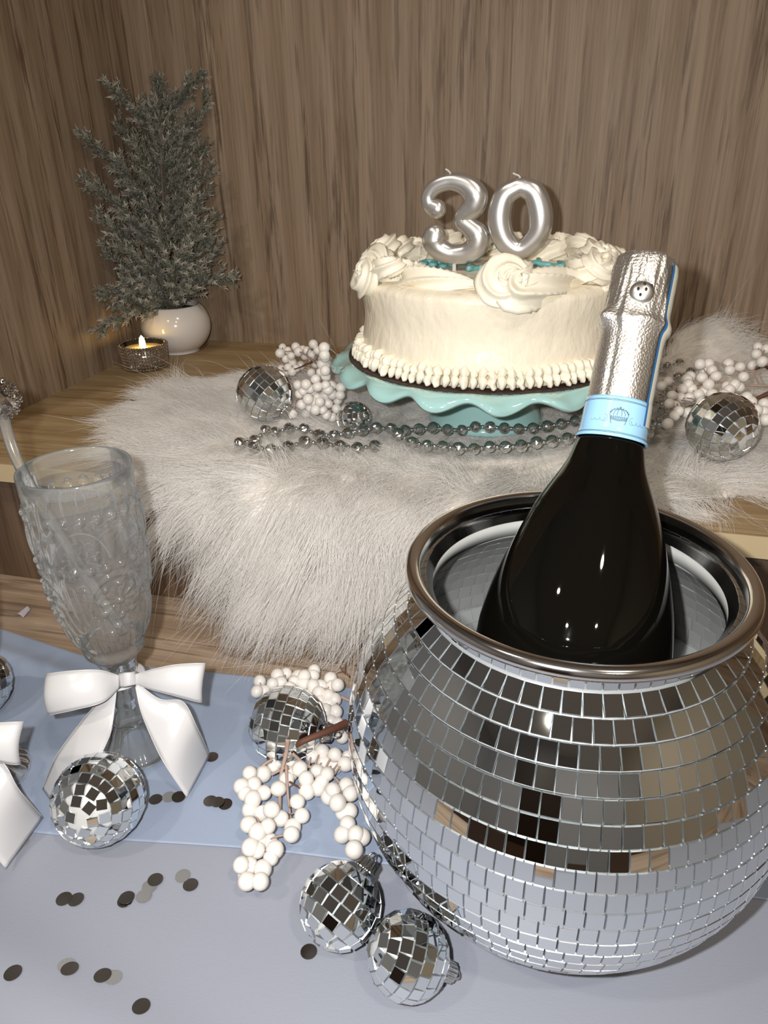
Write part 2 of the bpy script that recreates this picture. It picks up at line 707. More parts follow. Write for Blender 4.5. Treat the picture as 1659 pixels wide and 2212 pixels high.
for nm, fn, mt in (('lower_layer', lower_layer, 'cloth_single'), ('upper_layer', upper_layer, 'cloth_double')):
    o = obj(nm, grid(fn, 150, 90), mt, cl)
    sd = o.modifiers.new('thickness', 'SOLIDIFY')
    sd.thickness = 0.0004
    sd.offset = -1
ZC = 0.0034  # height of the cloth's surface, about

# ------------------------------------------------------------------ mirror tiles
tile_v = [(-.5, -.5, 0), (.5, -.5, 0), (.5, .5, 0), (-.5, .5, 0), (-.46, -.46, 1), (.46, -.46, 1), (.46, .46, 1), (-.46, .46, 1)]
tile_f = [(4, 5, 6, 7), (0, 1, 5, 4), (1, 2, 6, 5), (2, 3, 7, 6), (3, 0, 4, 7)]
TILE = mesh('mirror_tile', tile_v, tile_f, False)
TILE.materials.append(MATS['mirror'])
TILE.materials.append(MATS['mirror_edge'])
for p in TILE.polygons:
    p.material_index = 0 if p.index == 0 else 1


def jitter_frame(x, y, z, amt):
    z = z + x * random.gauss(0, amt) + y * random.gauss(0, amt)
    z = z / np.linalg.norm(z)
    x = x - z * (x @ z)
    x = x / np.linalg.norm(x)
    return x, np.cross(z, x), z


CAPM = None


def mirror_ball(center, R, axis, label, pitch=0.0062, spin=0.0, loose=0, cap=True, group='mirror-tile ball ornaments'):
    """axis points to the hanging cap; loose = rows about the bare pole whose tiles sit apart on the white core."""
    c = np.asarray(center, float)
    root = thing('mirror_ball_ornament', c - np.array([0, 0, R]), label, 'ornament', group)
    ax, ay, az = frame(axis)
    v, f = icosphere(4)
    obj('core', (np.array(v) * (R - 0.0010) + c, f), 'ball_core', root)
    rows = max(6, int(round(pi * R / pitch)))
    for i in range(rows):
        th = pi * (i + 0.5) / rows           # 0 at the cap
        if cap and th < 0.34:
            continue
        spread = 1.0
        if i >= rows - loose:
            spread = 1.22
        n_ = max(1, int(2 * pi * R * math.sin(th) / (pitch * spread)))
        if math.sin(th) * R < pitch * 0.62:
            n_ = 1
        off = random.random() * 2 * pi + spin
        for k in range(n_):
            ph = off + 2 * pi * k / n_
            nrm = ax * math.sin(th) * math.cos(ph) + ay * math.sin(th) * math.sin(ph) + az * math.cos(th)
            tx = -ax * math.sin(ph) + ay * math.cos(ph)
            ty = np.cross(nrm, tx)
            w = min(2 * pi * R * math.sin(th) / n_, pitch * 1.15) if n_ > 1 else pitch
            if i >= rows - loose:
                w = pitch
                a = random.gauss(0, 0.25)
                tx, ty = tx * math.cos(a) + ty * math.sin(a), ty * math.cos(a) - tx * math.sin(a)
            x, y, z = jitter_frame(tx, ty, nrm, 0.03)
            inst('mirror_tile', TILE, root, c + nrm * (R - 0.0014), x, y, z, (w * 0.95, pi * R / rows * 0.95, 0.0014))
    if cap:
        def ridge(t, h, i):
            return 0.0006 * np.cos(14 * t) if 0 < i < 5 else 0 * t
        k = R / 0.024
        cp = obj('cap', lathe([(0.0001, R - 0.002), (0.0062 * k, R - 0.002), (0.0064 * k, R + 0.0005), (0.0056 * k, R + 0.0012), (0.0054 * k, R + 0.0045), (0.0042 * k, R + 0.0056), (0.0001, R + 0.006)], 56, c, az, ridge), 'silver', root)
        t = np.linspace(0, 2 * pi, 20, endpoint=False)
        lp = c + az * (R + 0.0075 * k) + np.outer(np.cos(t), ax) * 0.0028 * k + np.outer(np.sin(t), az) * 0.0028 * k
        obj('hanging_loop', tube(lp, 0.0007 * k, 6, closed=True), 'silver', cp)
    return root


def cs(a, b_, c):
    """a direction given along the photo's right, up and towards the lens."""
    return RIGHT * a + UP * b_ - FWD * c


mirror_ball(onz(214, 1726, 0.0265 + 0.002), 0.0255, cs(0.12, 0.05, -1), 'mirror-tile ball showing its bare white pole, in front of the bow on the flute stem', loose=3, cap=False)
mirror_ball(onz(-58, 1478, 0.027), 0.0245, cs(0.3, 1, 0.2), 'mirror-tile ball lying behind the flute that stands mostly out of view', cap=True)
mirror_ball(onz(621, 1566, 0.026), 0.0245, cs(1, -0.16, 0.12), 'mirror-tile ball lying between the two berry sprigs with its cap under a brown twig')
mirror_ball(onz(736, 1955, 0.0235), 0.0200, cs(0.62, 0.72, -0.45), 'mirror-tile ball touching the ice bucket side, cap pointing towards the berries', pitch=0.0066, loose=3)
mirror_ball(onz(882, 2064, 0.0225), 0.0190, cs(0.86, -0.42, -0.15), 'mirror-tile ball at the foot of the bucket with its cap turned from the berries', pitch=0.0062)
ZFUR = ZS + 0.006
mirror_ball(onz(572, 850, ZFUR + 0.026), 0.0250, cs(0.7, -0.6, 0.1), 'mirror-tile ball on the white fur beside the berries left of the cake stand', pitch=0.0066)
mirror_ball(onz(764, 904, ZFUR + 0.014), 0.0145, cs(0.55, 0.05, 0.8), 'small mirror-tile ball nestled by the bead garland with its cap facing out', pitch=0.0046)
mirror_ball(onz(1560, 922, ZFUR + 0.024), 0.0265, cs(-0.35, 0.5, -0.7), 'mirror-tile ball half sunk in the fur behind the champagne bottle', pitch=0.0068, loose=2)

# ------------------------------------------------------------------ ice bucket of mirror tiles
BX, BY, ZR, RR, BR, BZ = 0.0088, 0.3015, 0.1835, 0.0757, 0.1078, 0.0885
bc = np.array([BX, BY, BZ])
Z0 = 0.0028
bucket = thing('ice_bucket', (BX, BY, Z0), 'round ice bucket covered in mirror tiles with a chrome rim', 'ice bucket')
RN = RR - 0.0065  # narrow neck under the flared rim
t_open = math.asin(RN / (BR - 0.0008))
zo = BZ + math.cos(t_open) * BR
t_base = math.acos((Z0 - BZ) / BR)
prof = [(0.0001, Z0 + 0.001), (math.sin(t_base) * (BR - 0.0015), Z0 + 0.001)]
for t in np.linspace(t_base, t_open, 40):
    prof.append((math.sin(t) * (BR - 0.0015), BZ + math.cos(t) * (BR - 0.0015)))
prof += [(RN - 0.0008, zo + 0.002), (RN - 0.0008, ZR - 0.005), (RR - 0.002, ZR - 0.001)]
obj('outer_shell', lathe(prof, 128, (BX, BY, 0)), 'bucket_core', bucket)
# inner wall with the backs of the tiles showing through the clear lining
ri = BR - 0.005
t_in = math.asin((RN - 0.003) / ri)
prof = [(RR - 0.003, ZR), (RN - 0.003, ZR - 0.008), (RN - 0.003, zo + 0.002)]
prof += [(math.sin(t) * ri, BZ + math.cos(t) * ri) for t in np.linspace(t_in, 2.5, 40)] + [(0.0001, BZ + math.cos(2.5) * ri)]
obj('inner_shell', lathe(prof, 128, (BX, BY, 0)), 'bucket_inner', bucket)
Vb, Fb, kb = [], [], 0
dth = 0.0092 / ri
for i in range(14):
    th = t_in + 0.10 + dth * i
    n_ = int(2 * pi * math.sin(th) * ri / 0.0085)
    for k in range(n_):
        ph = 2 * pi * (k + 0.5 * (i % 2)) / n_
        nrm = np.array([math.sin(th) * math.cos(ph), math.sin(th) * math.sin(ph), math.cos(th)])
        tx = np.array([-math.sin(ph), math.cos(ph), 0])
        ty = np.cross(nrm, tx)
        c = bc + nrm * (ri - 0.0006 - random.random() * 0.0004)
        w, h = 2 * pi * math.sin(th) * ri / n_ * 0.48, dth * ri * 0.48
        for sx, sy, e in ((-1, -1, 0), (1, -1, 0), (1, 1, 0), (-1, 1, 0), (-1, -1, 1), (1, -1, 1), (1, 1, 1), (-1, 1, 1)):
            Vb.append(c + tx * sx * w + ty * sy * h + nrm * (0.0012 * e))
        Fb += [(kb + 3, kb + 2, kb + 1, kb), (kb, kb + 1, kb + 5, kb + 4), (kb + 1, kb + 2, kb + 6, kb + 5), (kb + 2, kb + 3, kb + 7, kb + 6), (kb + 3, kb, kb + 4, kb + 7)]
        kb += 8
obj('inner_tile_backs', (np.array(Vb), Fb), 'bucket_tile_back', bucket, smooth=False, kind='stuff')
obj('inner_band', lathe([(RN - 0.0036, ZR - 0.0085), (RN - 0.0036, zo - 0.004), (RN - 0.0028, zo - 0.004), (RN - 0.0028, ZR - 0.0085)], 128, (BX, BY, 0), closed=True), 'bucket_band', bucket)
# chrome rim: rolled ring with a band inside
rt = 0.0036
prof = [(RR - 0.0012 + math.cos(a) * rt, ZR + math.sin(a) * rt) for a in np.linspace(-pi * 0.5, pi * 1.0, 14)]
prof += [(RN - 0.0040, ZR - 0.0085), (RN - 0.0034, ZR - 0.0085), (RN - 0.0010, ZR - rt - 0.001)]
rim = obj('rim', lathe(prof, 160, (BX, BY, 0), closed=True), 'chrome', bucket)
# tiles
rows = []
tp = 0.0094
nrow = int(round((t_base - t_open) * BR / tp))
tiles = []
for i in range(nrow):
    th = t_open + (t_base - t_open) * (i + 0.5) / nrow
    n_ = int(2 * pi * BR * math.sin(th) / 0.0076)
    off = random.random() * 2 * pi
    for k in range(n_):
        ph = off + 2 * pi * k / n_
        nrm = np.array([math.sin(th) * math.cos(ph), math.sin(th) * math.sin(ph), math.cos(th)])
        tx = np.array([-math.sin(ph), math.cos(ph), 0.0])
        ty = np.cross(nrm, tx)
        x, y, z = jitter_frame(tx, ty, nrm, 0.012)
        tiles.append((bc + nrm * (BR - 0.0014), x, y, z, (2 * pi * BR * math.sin(th) / n_ * 0.972, (t_base - t_open) * BR / nrow * 0.955, 0.0014)))
nn = int(2 * pi * RN / 0.0062)
for k in range(nn):
    ph = 2 * pi * k / nn
    nrm = np.array([math.cos(ph), math.sin(ph), 0.0])
    tx = np.array([-math.sin(ph), math.cos(ph), 0.0])
    x, y, z = jitter_frame(tx, np.cross(nrm, tx), nrm, 0.02)
    h = ZR - rt - zo
    tiles.append((np.array([BX, BY, zo + 0.0005 + h / 2]) + nrm * (RN - 0.0009), x, y, z, (0.0058, h, 0.0012)))


def shown(t):
    d = t[0] - CAM
    L = np.linalg.norm(d)
    face = -(d / L) @ t[3]
    px = W / 2 + F * (d @ RIGHT) / (d @ FWD)
    return face * t[4][0] * t[4][1] / L ** 2 if 0 < px < W else face * 1e-9


tiles.sort(key=shown, reverse=True)
for t in tiles[:300]:
    inst('mirror_tile', TILE, bucket, t[0], t[1], t[2], t[3], t[4])
Vb, Fb, Mi, kb = [], [], [], 0
tv = np.array(tile_v)
for t in tiles[300:]:
    Vb.append(t[0] + np.outer(tv[:, 0] * t[4][0], t[1]) + np.outer(tv[:, 1] * t[4][1], t[2]) + np.outer(tv[:, 2] * t[4][2], t[3]))
    Fb += [tuple(i + kb for i in q) for q in tile_f]
    Mi += [0, 1, 1, 1, 1]
    kb += 8
o = obj('mirror_tiles', (np.vstack(Vb), Fb), 'mirror', bucket, smooth=False, kind='stuff')
o.data.materials.append(MATS['mirror_edge'])
o.data.polygons.foreach_set('material_index', Mi)

zw = 0.098
rw = math.sqrt(ri ** 2 - (zw - BZ) ** 2) - 0.001


def ripple(u, v):
    a, r = 2 * pi * u, rw * max(v, 0.001)
    return (BX + r * math.cos(a), BY + r * math.sin(a), zw + 0.0012 * math.sin(90 * r * math.cos(a) + 2) * math.sin(70 * r * math.sin(a)))


wv, wf = grid(ripple, 72, 24)
single('melted_ice_water', (wv, wf), 'water', (BX, BY, zw), 'clear melted ice water inside the mirror-tile bucket', 'water')
bpy.data.objects['melted_ice_water']['kind'] = 'stuff'

# ------------------------------------------------------------------ champagne bottle
A_ = at(1240, 1360, 0.35)
T_ = at(1397, 560, 0.355)
bu = (T_ - A_) / np.linalg.norm(T_ - A_)
b0 = A_ - bu * ((A_[2] - 0.05) / bu[2])
LT = float(np.linalg.norm(T_ - b0))
fx = cs(1, 0, 0) - bu * (cs(1, 0, 0) @ bu)
fx /= np.linalg.norm(fx)                   # across the bottle, to the right of the photo
fy = np.cross(bu, fx)                      # away from the lens


def bpos(s, ang, r):
    """s along the bottle, ang from the side facing the lens (positive towards the photo's right)."""
    return b0 + bu * s + (fx * math.sin(ang) - fy * math.cos(ang)) * r


PROFILE = [(0.0, 0.036), (0.003, 0.042), (0.010, 0.0445), (0.06, 0.0447), (0.108, 0.0447), (0.119, 0.0442), (0.131, 0.0424), (0.143, 0.0394), (0.155, 0.0358),
           (0.167, 0.0318), (0.176, 0.0283), (0.185, 0.0240), (0.192, 0.0205), (0.198, 0.0180), (0.205, 0.0162), (0.212, 0.0148), (0.23, 0.0140), (0.29, 0.0132)]


def prad(s):
    return float(np.interp(s, [p[0] for p in PROFILE], [p[1] for p in PROFILE]))


def blathe(pts, nseg, disp=None):
    V, th = [], np.linspace(0, 2 * pi, nseg, endpoint=False)
    for i, (s, r) in enumerate(pts):
        rr = r + (disp(th, s) if disp else 0 * th)
        V.append(b0 + bu * s + np.outer(np.sin(th) * rr, fx) - np.outer(np.cos(th) * rr, fy))
    V = np.vstack(V)
    Fc = [(i * nseg + j, i * nseg + (j + 1) % nseg, (i + 1) * nseg + (j + 1) % nseg, (i + 1) * nseg + j) for i in range(len(pts) - 1) for j in range(nseg)]
    return V, Fc


bottle = thing('champagne_bottle', b0, 'dark sparkling wine bottle with silver foil neck, leaning in the ice bucket', 'bottle')
sm = catmull([(p[0], p[1], 0) for p in PROFILE], 90)
pts = [(0.004, 0.0001), (0.001, 0.03)] + [(p[0], p[1]) for p in sm]
obj('glass', blathe(pts, 96), 'bottle_glass', bottle)


def angd(a, b_):
    return (a - b_ + pi) % (2 * pi) - pi


def foil_disp(th, s):
    d = np.zeros_like(th)
    # wire cage under the foil: a collar ring with knots, ribs above it
    d += 0.0016 * math.exp(-((s - 0.2640) / 0.0028) ** 2)
    d += 0.0034 * np.exp(-((angd(th, -1.15)) / 0.22) ** 2) * math.exp(-((s - 0.2660) / 0.0040) ** 2)
    d += 0.0016 * np.exp(-((angd(th, -0.62)) / 0.10) ** 2) * math.exp(-((s - 0.2670) / 0.006) ** 2)
    d += 0.0011 * np.exp(-((angd(th, 0.62)) / 0.06) ** 2) * math.exp(-((s - 0.272) / 0.010) ** 2)
    d += 0.0010 * np.exp(-((angd(th, -0.85)) / 0.06) ** 2) * math.exp(-((s - 0.283) / 0.010) ** 2)
    if s > 0.262:
        k = min(1, (s - 0.262) / 0.02)
        d += k * 0.00018 * (np.sin(17 * th + 90 * s) + 0.8 * np.sin(29 * th - 200 * s) + 0.6 * np.sin(11 * th + 400 * s))
    d += 0.00012 * np.sin(7 * th + 60 * s)
    d += -0.0007 * np.exp(-((angd(th, -0.75)) / 0.10) ** 2) * math.exp(-((s - 0.238) / 0.02) ** 2)
    return d


fp = [(0.2195, 0.01455)] + [(s, r) for s, r in zip(np.linspace(0.220, 0.262, 24), np.linspace(0.0146, 0.0148, 24))]
fp += [(s, 0.0149 + 0.0003 * math.sin((s - 0.262) * 200)) for s in np.linspace(0.2635, 0.288, 26)]
fp += [(0.291, 0.0146), (0.294, 0.0143), (0.2962, 0.0139), (0.2975, 0.0128), (0.2979, 0.0110), (0.2972, 0.0095), (0.2972, 0.0001)]
capsule = obj('foil_capsule', blathe(fp, 140, foil_disp), 'foil', bottle, label='silver embossed foil capsule')
# round charm with black dots pressed on the foil
ca, csz = -0.22, 0.2765
ch_c = bpos(csz, ca, 0.0148)
nrm = bpos(csz, ca, 1.0) - bpos(csz, ca, 0.0)
tx = np.cross(bu, nrm)
v, f = icosphere(3)
v = np.array(v)
charm = obj('ladybird_charm', (ch_c + np.outer(v[:, 0] * 0.0056, tx) + np.outer(v[:, 1] * 0.0054, bu) + np.outer(v[:, 2] * 0.0026, nrm), f), 'foil_smooth', bottle, label='round silver charm with black dots')
for dx, dy in ((-0.0020, 0.0004), (0.0014, 0.0006), (0.0004, 0.0030), (-0.0006, -0.0022), (0.0036, 0.0028)):
    k = 1 - (dx / 0.0056) ** 2 - (dy / 0.0054) ** 2
    p = ch_c + tx * dx + bu * dy + nrm * (0.0026 * math.sqrt(max(k, 0.02)))
    obj('dot', (p + np.outer(v[:, 0] * 0.00065, tx) + np.outer(v[:, 1] * 0.0009, bu) + np.outer(v[:, 2] * 0.0003, nrm), f), 'dot_black', charm)
# blue paper band
bs0, bs1 = 0.2085, 0.2275


def band_r(s):
    return 0.0158 + (0.0152 - 0.0158) * (s - bs0) / (bs1 - bs0) + 0.0011 * max(0, (0.2125 - s) / 0.004)


bp_ = [(s, band_r(s)) for s in np.linspace(bs0, bs1, 16)]
bp_ = [(bs0, band_r(bs0) - 0.0006)] + bp_ + [(bs1, band_r(bs1) - 0.0006)]
band = obj('neck_band', blathe(bp_, 96), 'blue_paper', bottle, label='pale blue paper neck band with a crown')


def stroke(lines, wd, material, parent, rfun, name, s0, a0, scale, label=None):
    """thin printed lines: 2D polylines (across, along) in metres laid on the neck's surface."""
    vfs = []
    for ln in lines:
        P = np.asarray(ln, float) * scale
        T = np.gradient(P, axis=0)
        T /= np.maximum(np.linalg.norm(T, axis=1, keepdims=True), 1e-12)
        Nn = np.stack([-T[:, 1], T[:, 0]], 1)
        V = []
        for p, q in zip(P, Nn):
            for e in (-1, 1):
                w_ = p + q * e * wd / 2
                s = s0 + w_[1]
                V.append(bpos(s, a0 + w_[0] / rfun(s), rfun(s) + 0.00007))
        vfs.append((np.array(V), [(2 * i, 2 * i + 1, 2 * i + 3, 2 * i + 2) for i in range(len(P) - 1)]))
    return obj(name, join(*vfs), material, parent, smooth=False, label=label)


ring = [(t, 0) for t in np.linspace(-0.045, 0.045, 90)]
for ds in (0.0016, 0.0021, 0.0168, 0.0173):
    stroke([ring], 0.0002, 'ink', band, band_r, 'printed_line', bs0 + ds, 0.0, 1.0)


def arc(cx, cy, rx, ry, a, b_, n=18):
    return [(cx + rx * math.cos(t), cy + ry * math.sin(t)) for t in np.linspace(math.radians(a), math.radians(b_), n)]


crown = [[(-0.75, -0.9), (0.75, -0.9)], [(-0.78, -0.72), (0.78, -0.72)], [(-0.78, -0.9), (-0.78, -0.72)], [(0.78, -0.9), (0.78, -0.72)],
         [(-0.8, -0.7), (-1.0, 0.15)], [(0.8, -0.7), (1.0, 0.15)], arc(0, 0.1, 1.0, 0.62, 0, 180), arc(0, 0.0, 0.62, 0.72, 0, 180), arc(0, 0.0, 0.25, 0.74, 0, 180),
         arc(0, 0.86, 0.1, 0.1, 0, 360, 12)]
for k in range(-4, 5):
    crown.append(arc(k * 0.19, -0.5 + 0.02 * abs(k), 0.075, 0.1, 0, 360, 9))
    crown.append(arc(k * 0.2, -0.2, 0.05, 0.12, 0, 360, 9))
for k in range(9):
    a = math.radians(15 + 150 * k / 8)
    crown.append(arc(math.cos(a) * 0.98, 0.14 + math.sin(a) * 0.66, 0.07, 0.07, 0, 360, 8))
stroke(crown, 0.00020, 'ink', band, band_r, 'crown_print', bs0 + 0.0098, -0.18, 0.0042)
fl = [[(1.3 + 1.6 * t + 0.12 * math.cos(17 * t), -0.55 + 0.22 * math.sin(17 * t) * (1 - 0.5 * t)) for t in np.linspace(0, 1.1, 50)], arc(1.45, -0.4, 0.25, 0.4, 60, 320, 16)]
fl += [[(-x, y) for x, y in q] for q in fl]
stroke(fl, 0.00016, 'pale_ink', band, band_r, 'script_flourish', bs0 + 0.0098, -0.18, 0.0042)


# duty strip down the side
def foil_r(s):
    base = np.interp(s, [0.2, 0.2195, 0.262, 0.29, 0.298], [0.0161, 0.0150, 0.0150, 0.0151, 0.0140])
    if s < bs1:
        base = max(base, band_r(s) + 0.00005)
    return float(base + 0.0018 * math.exp(-((s - 0.2640) / 0.0035) ** 2) + (0.0004 if s > 0.262 else 0.0001))


def strip(a0, a1, s0, s1, off):
    def fn(u, v_):
        s = s0 + (s1 - s0) * v_
        return bpos(s, a0 + (a1 - a0) * u, foil_r(s) + off)
    return grid(fn, 14, 60)


seal = obj('duty_strip', strip(0.66, 1.70, 0.2165, 0.2935, 0.0003), 'seal_paper', bottle, label='cream paper duty strip with blue edge')
obj('blue_edge_line', strip(0.64, 0.74, 0.2165, 0.2935, 0.0004), 'seal_blue', seal)
tiny = []
for i, s in enumerate(np.linspace(-0.034, 0.033, 9)):
    tiny.append([(p[0], p[1]) for p in arc(0.0006, s, 0.0030, 0.0030, 0, 360, 20)])
    tiny.append([(p[0], p[1]) for p in arc(0.0002, s + 0.002, 0.0016, 0.0022, 20, 300, 14)])
stroke(tiny, 0.00016, 'pale_ink', seal, lambda s: foil_r(s) + 0.0003, 'guilloche_print', 0.2535, 1.16, 1.0)
# letters D O C, reading along the strip
Lh = 0.0024
glyph = {'D': [[(0, 0), (0, 1)], [(0, 1)] + arc(0.1, 0.5, 0.5, 0.5, 90, -90, 12) + [(0, 0)]], 'O': [arc(0.32, 0.5, 0.32, 0.5, 0, 360, 18)], 'C': [arc(0.35, 0.5, 0.35, 0.5, 50, 310, 14)]}
lt = []
for i, chh in enumerate('DOC'):
    for ln in glyph[chh]:
        # rotated a quarter turn: letters run up the strip
        lt.append([(-(y - 0.5) * Lh * 1.3, (x + i * 0.9) * Lh) for x, y in ln])
stroke(lt, 0.00022, 'pale_ink', seal, lambda s: foil_r(s) + 0.00035, 'strip_lettering', 0.2440, 1.08, 1.0)

# ------------------------------------------------------------------ cake stand, cake, candles
KX, KY = -0.0767, 0.648
kb0 = np.array([KX, KY, ZS + 0.004])
stand = thing('cake_stand', kb0, 'aqua glazed cake stand with a ruffled rim, on the fur', 'cake stand')
ZPL = 0.1865


def ruffle(u, v_):
    a = 2 * pi * u
    r = 0.1335 * v_
    e = max(0.0, (v_ - 0.91) / 0.09)
    wob = math.sin(17 * a + 0.5 * math.sin(3 * a)) + 0.25 * math.sin(34 * a)
    rr = r + e * 0.0045 * wob * 0.8
    z = ZPL + 0.001 * e - 0.0065 * e ** 2 + e * 0.0040 * math.cos(17 * a + 0.5 * math.sin(3 * a) + 0.6)
    return (KX + rr * math.cos(a), KY + rr * math.sin(a), z)


o = obj('plate', grid(ruffle, 289, 30), 'aqua_glaze', stand)
sd = o.modifiers.new('thickness', 'SOLIDIFY')
sd.thickness = 0.0035
sd.offset = -1
z0 = kb0[2]
obj('pedestal', lathe([(0.0001, z0), (0.050, z0), (0.052, z0 + 0.002), (0.0515, z0 + 0.005), (0.048, z0 + 0.010), (0.042, z0 + 0.018), (0.036, z0 + 0.028), (0.031, z0 + 0.038), (0.030, z0 + 0.046), (0.034, z0 + 0.052), (0.048, z0 + 0.0565), (0.0001, z0 + 0.0565)], 96, (KX, KY, 0)), 'aqua_glaze', stand)

zb = ZPL + 0.0005
board = thing('cake_board', (KX, KY, zb), 'round brown corrugated cardboard board under the cake', 'cake board')
RB = 0.1225
obj('top_sheet', lathe([(0.0001, zb + 0.0035), (RB, zb + 0.0035), (RB, zb + 0.0042), (0.0001, zb + 0.0042)], 128, (KX, KY, 0)), 'board_top', board, smooth=False)
obj('bottom_sheet', lathe([(0.0001, zb), (RB, zb), (RB, zb + 0.0007), (0.0001, zb + 0.0007)], 128, (KX, KY, 0)), 'cardboard', board, smooth=False)
flu = []
nfl = 760
for i in range(nfl):
    a = 2 * pi * i / nfl
    flu.append((KX + (RB - 0.0004) * math.cos(a), KY + (RB - 0.0004) * math.sin(a), zb + 0.0021 + 0.0013 * math.sin(a * 95)))
obj('fluting', tube(flu, 0.00032, 4, closed=True), 'cardboard', board)

zk = zb + 0.0042
RK, HK = 0.1085, 0.0680
cake = thing('birthday_cake', (KX, KY, zk), 'round cream-frosted birthday cake with piped swirls and aqua icing writing', 'cake')
prof = [(0.0001, zk), (RK + 0.001, zk)]
prof += [(RK + 0.0012 * math.sin(9 * t), zk + HK * t) for t in np.linspace(0.02, 0.93, 26)]
prof += [(RK - 0.0015, zk + HK * 0.965), (RK - 0.0045, zk + HK * 0.99), (RK - 0.009, zk + HK)]
prof += [(r, zk + HK) for r in np.linspace(RK - 0.02, 0.0001, 10)]
obj('frosted_body', lathe(prof, 160, (KX, KY, 0)), 'frosting', cake)
ZT = zk + HK

# piped swirls: reverse shells around the top edge, each a curled head and a tail
for i, (deg, span, curl, big) in enumerate(((226, 0.80, 1, 1.0), (284, 0.80, -1, 1.08), (334, 0.70, 1, 1.0), (14, 0.75, -1, 0.95), (60, 0.75, 1, 1.0), (104, 0.75, -1, 0.95), (146, 0.55, 1, 0.9))):
    a0 = math.radians(deg)
    rh = RK - 0.0165 + 0.003 * math.sin(i * 2.3)
    P, R_ = [], []
    hc = np.array([KX + rh * math.cos(a0), KY + rh * math.sin(a0), ZT + 0.003])
    er = np.array([math.cos(a0), math.sin(a0), 0])
    et = np.array([-math.sin(a0), math.cos(a0), 0])
    for t in np.linspace(0, 1, 30):
        ang = -0.5 * pi - curl * (1 - t) * 1.55 * pi      # ends heading along the rim
        rad = (0.005 + 0.010 * t) * big
        P.append(hc + er * curl * 0.004 + er * (-curl) * rad * math.sin(ang) * -1 + et * rad * math.cos(ang) * 1.0 + np.array([0, 0, 0.012 * (1 - t) ** 0.7]))
        R_.append((0.0056 + 0.0050 * t) * big)
    pe = P[-1]
    re_ = math.hypot(pe[0] - KX, pe[1] - KY)
    ae = math.atan2(pe[1] - KY, pe[0] - KX)
    for t in np.linspace(0.05, 1, 34):
        a = ae + t * span
        r2 = re_ + (rh - 0.002 - re_) * min(1, t * 1.6) + 0.003 * math.sin(t * 5 + i)
        P.append(np.array([KX + r2 * math.cos(a), KY + r2 * math.sin(a), ZT + 0.0005 + 0.003 * math.sin(t * 3)]))
        R_.append((0.0108 * (1 - t) ** 0.55 + 0.0022) * big)
    P = catmull(np.array(P)[::2], 130)
    R_ = np.interp(np.linspace(0, 1, 130), np.linspace(0, 1, len(R_)), R_)
    obj('piped_swirl', tube(P, R_, 60, star=0.30, lobes=6, twist=0.022 * curl), 'piping', cake)
# big rosettes slumping over the edge on the side by the berries and over the front
for ang, dr, dz, sc, tilt in ((197, -0.012, 0.008, 1.0, 0.8), (180, -0.016, 0.012, 1.0, 0.6), (214, -0.005, 0.002, 1.15, 1.1), (160, -0.018, 0.008, 1.0, 0.5), (283, -0.009, 0.003, 1.1, 0.95), (331, -0.012, 0.006, 1.0, 0.8), (345, -0.018, 0.012, 0.95, 0.5), (36, -0.016, 0.008, 1.0, 0.5), (84, -0.018, 0.006, 1.0, 0.4), (124, -0.016, 0.008, 1.0, 0.5)):
    a0 = math.radians(ang)
    er = np.array([math.cos(a0), math.sin(a0), 0])
    et = np.array([-math.sin(a0), math.cos(a0), 0])
    nz_ = er * math.sin(tilt) + np.array([0, 0, math.cos(tilt)])
    ey = np.cross(nz_, et)
    c = np.array([KX, KY, ZT]) + er * (RK + dr) + np.array([0, 0, dz])
    P, R_ = [], []
    for t in np.linspace(0, 1, 80):
        q = t * 1.7 * 2 * pi + ang
        rad = (0.0145 * (1 - t) + 0.0005) * sc
        P.append(c + et * rad * math.cos(q) + ey * rad * math.sin(q) + nz_ * (0.011 * t * sc))
        R_.append((0.0074 * (1 - t) ** 0.8 + 0.0024) * sc * min(1, 0.25 + t * 6))
    obj('rosette', tube(P, R_, 48, star=0.27, lobes=6, twist=0.02), 'piping', cake)
# shell border at the foot
P = catmull([(0.000, 0, 0.0125), (0.0042, 0.0004, 0.0112), (0.0034, -0.0008, 0.0078), (0.0062, 0.0004, 0.0050), (0.0072, -0.0004, 0.0010)], 16)
R_ = np.interp(np.linspace(0, 1, 16), [0, 0.25, 0.5, 0.75, 1], [0.0016, 0.0034, 0.0026, 0.0034, 0.0014])
sv, sf = tube(P, R_, 14, star=0.10, lobes=4)
SHELLS = []
for q in range(3):
    vv = np.array(sv) * np.array([1 + 0.06 * q, 1.0, 1 - 0.06 * q]) + np.array([0.0003, 0.0006, 0]) * q * np.sin(np.array(sv)[:, 2:3] * 900)
    me = mesh('border_shell', vv, sf)
    me.materials.append(MATS['piping'])
    SHELLS.append(me)
nsh = 102
for i in range(nsh):
    a = 2 * pi * i / nsh
    er = np.array([math.cos(a), math.sin(a), 0])
    et = np.array([-math.sin(a), math.cos(a), 0])
    k = 1.18 + random.uniform(-0.12, 0.14)
    inst('border_shell', SHELLS[random.randrange(3)], cake, np.array([KX, KY, zk - 0.0004]) + er * (RK - 0.0008), er, et, (0, 0, 1), (k, k * 0.82, k))
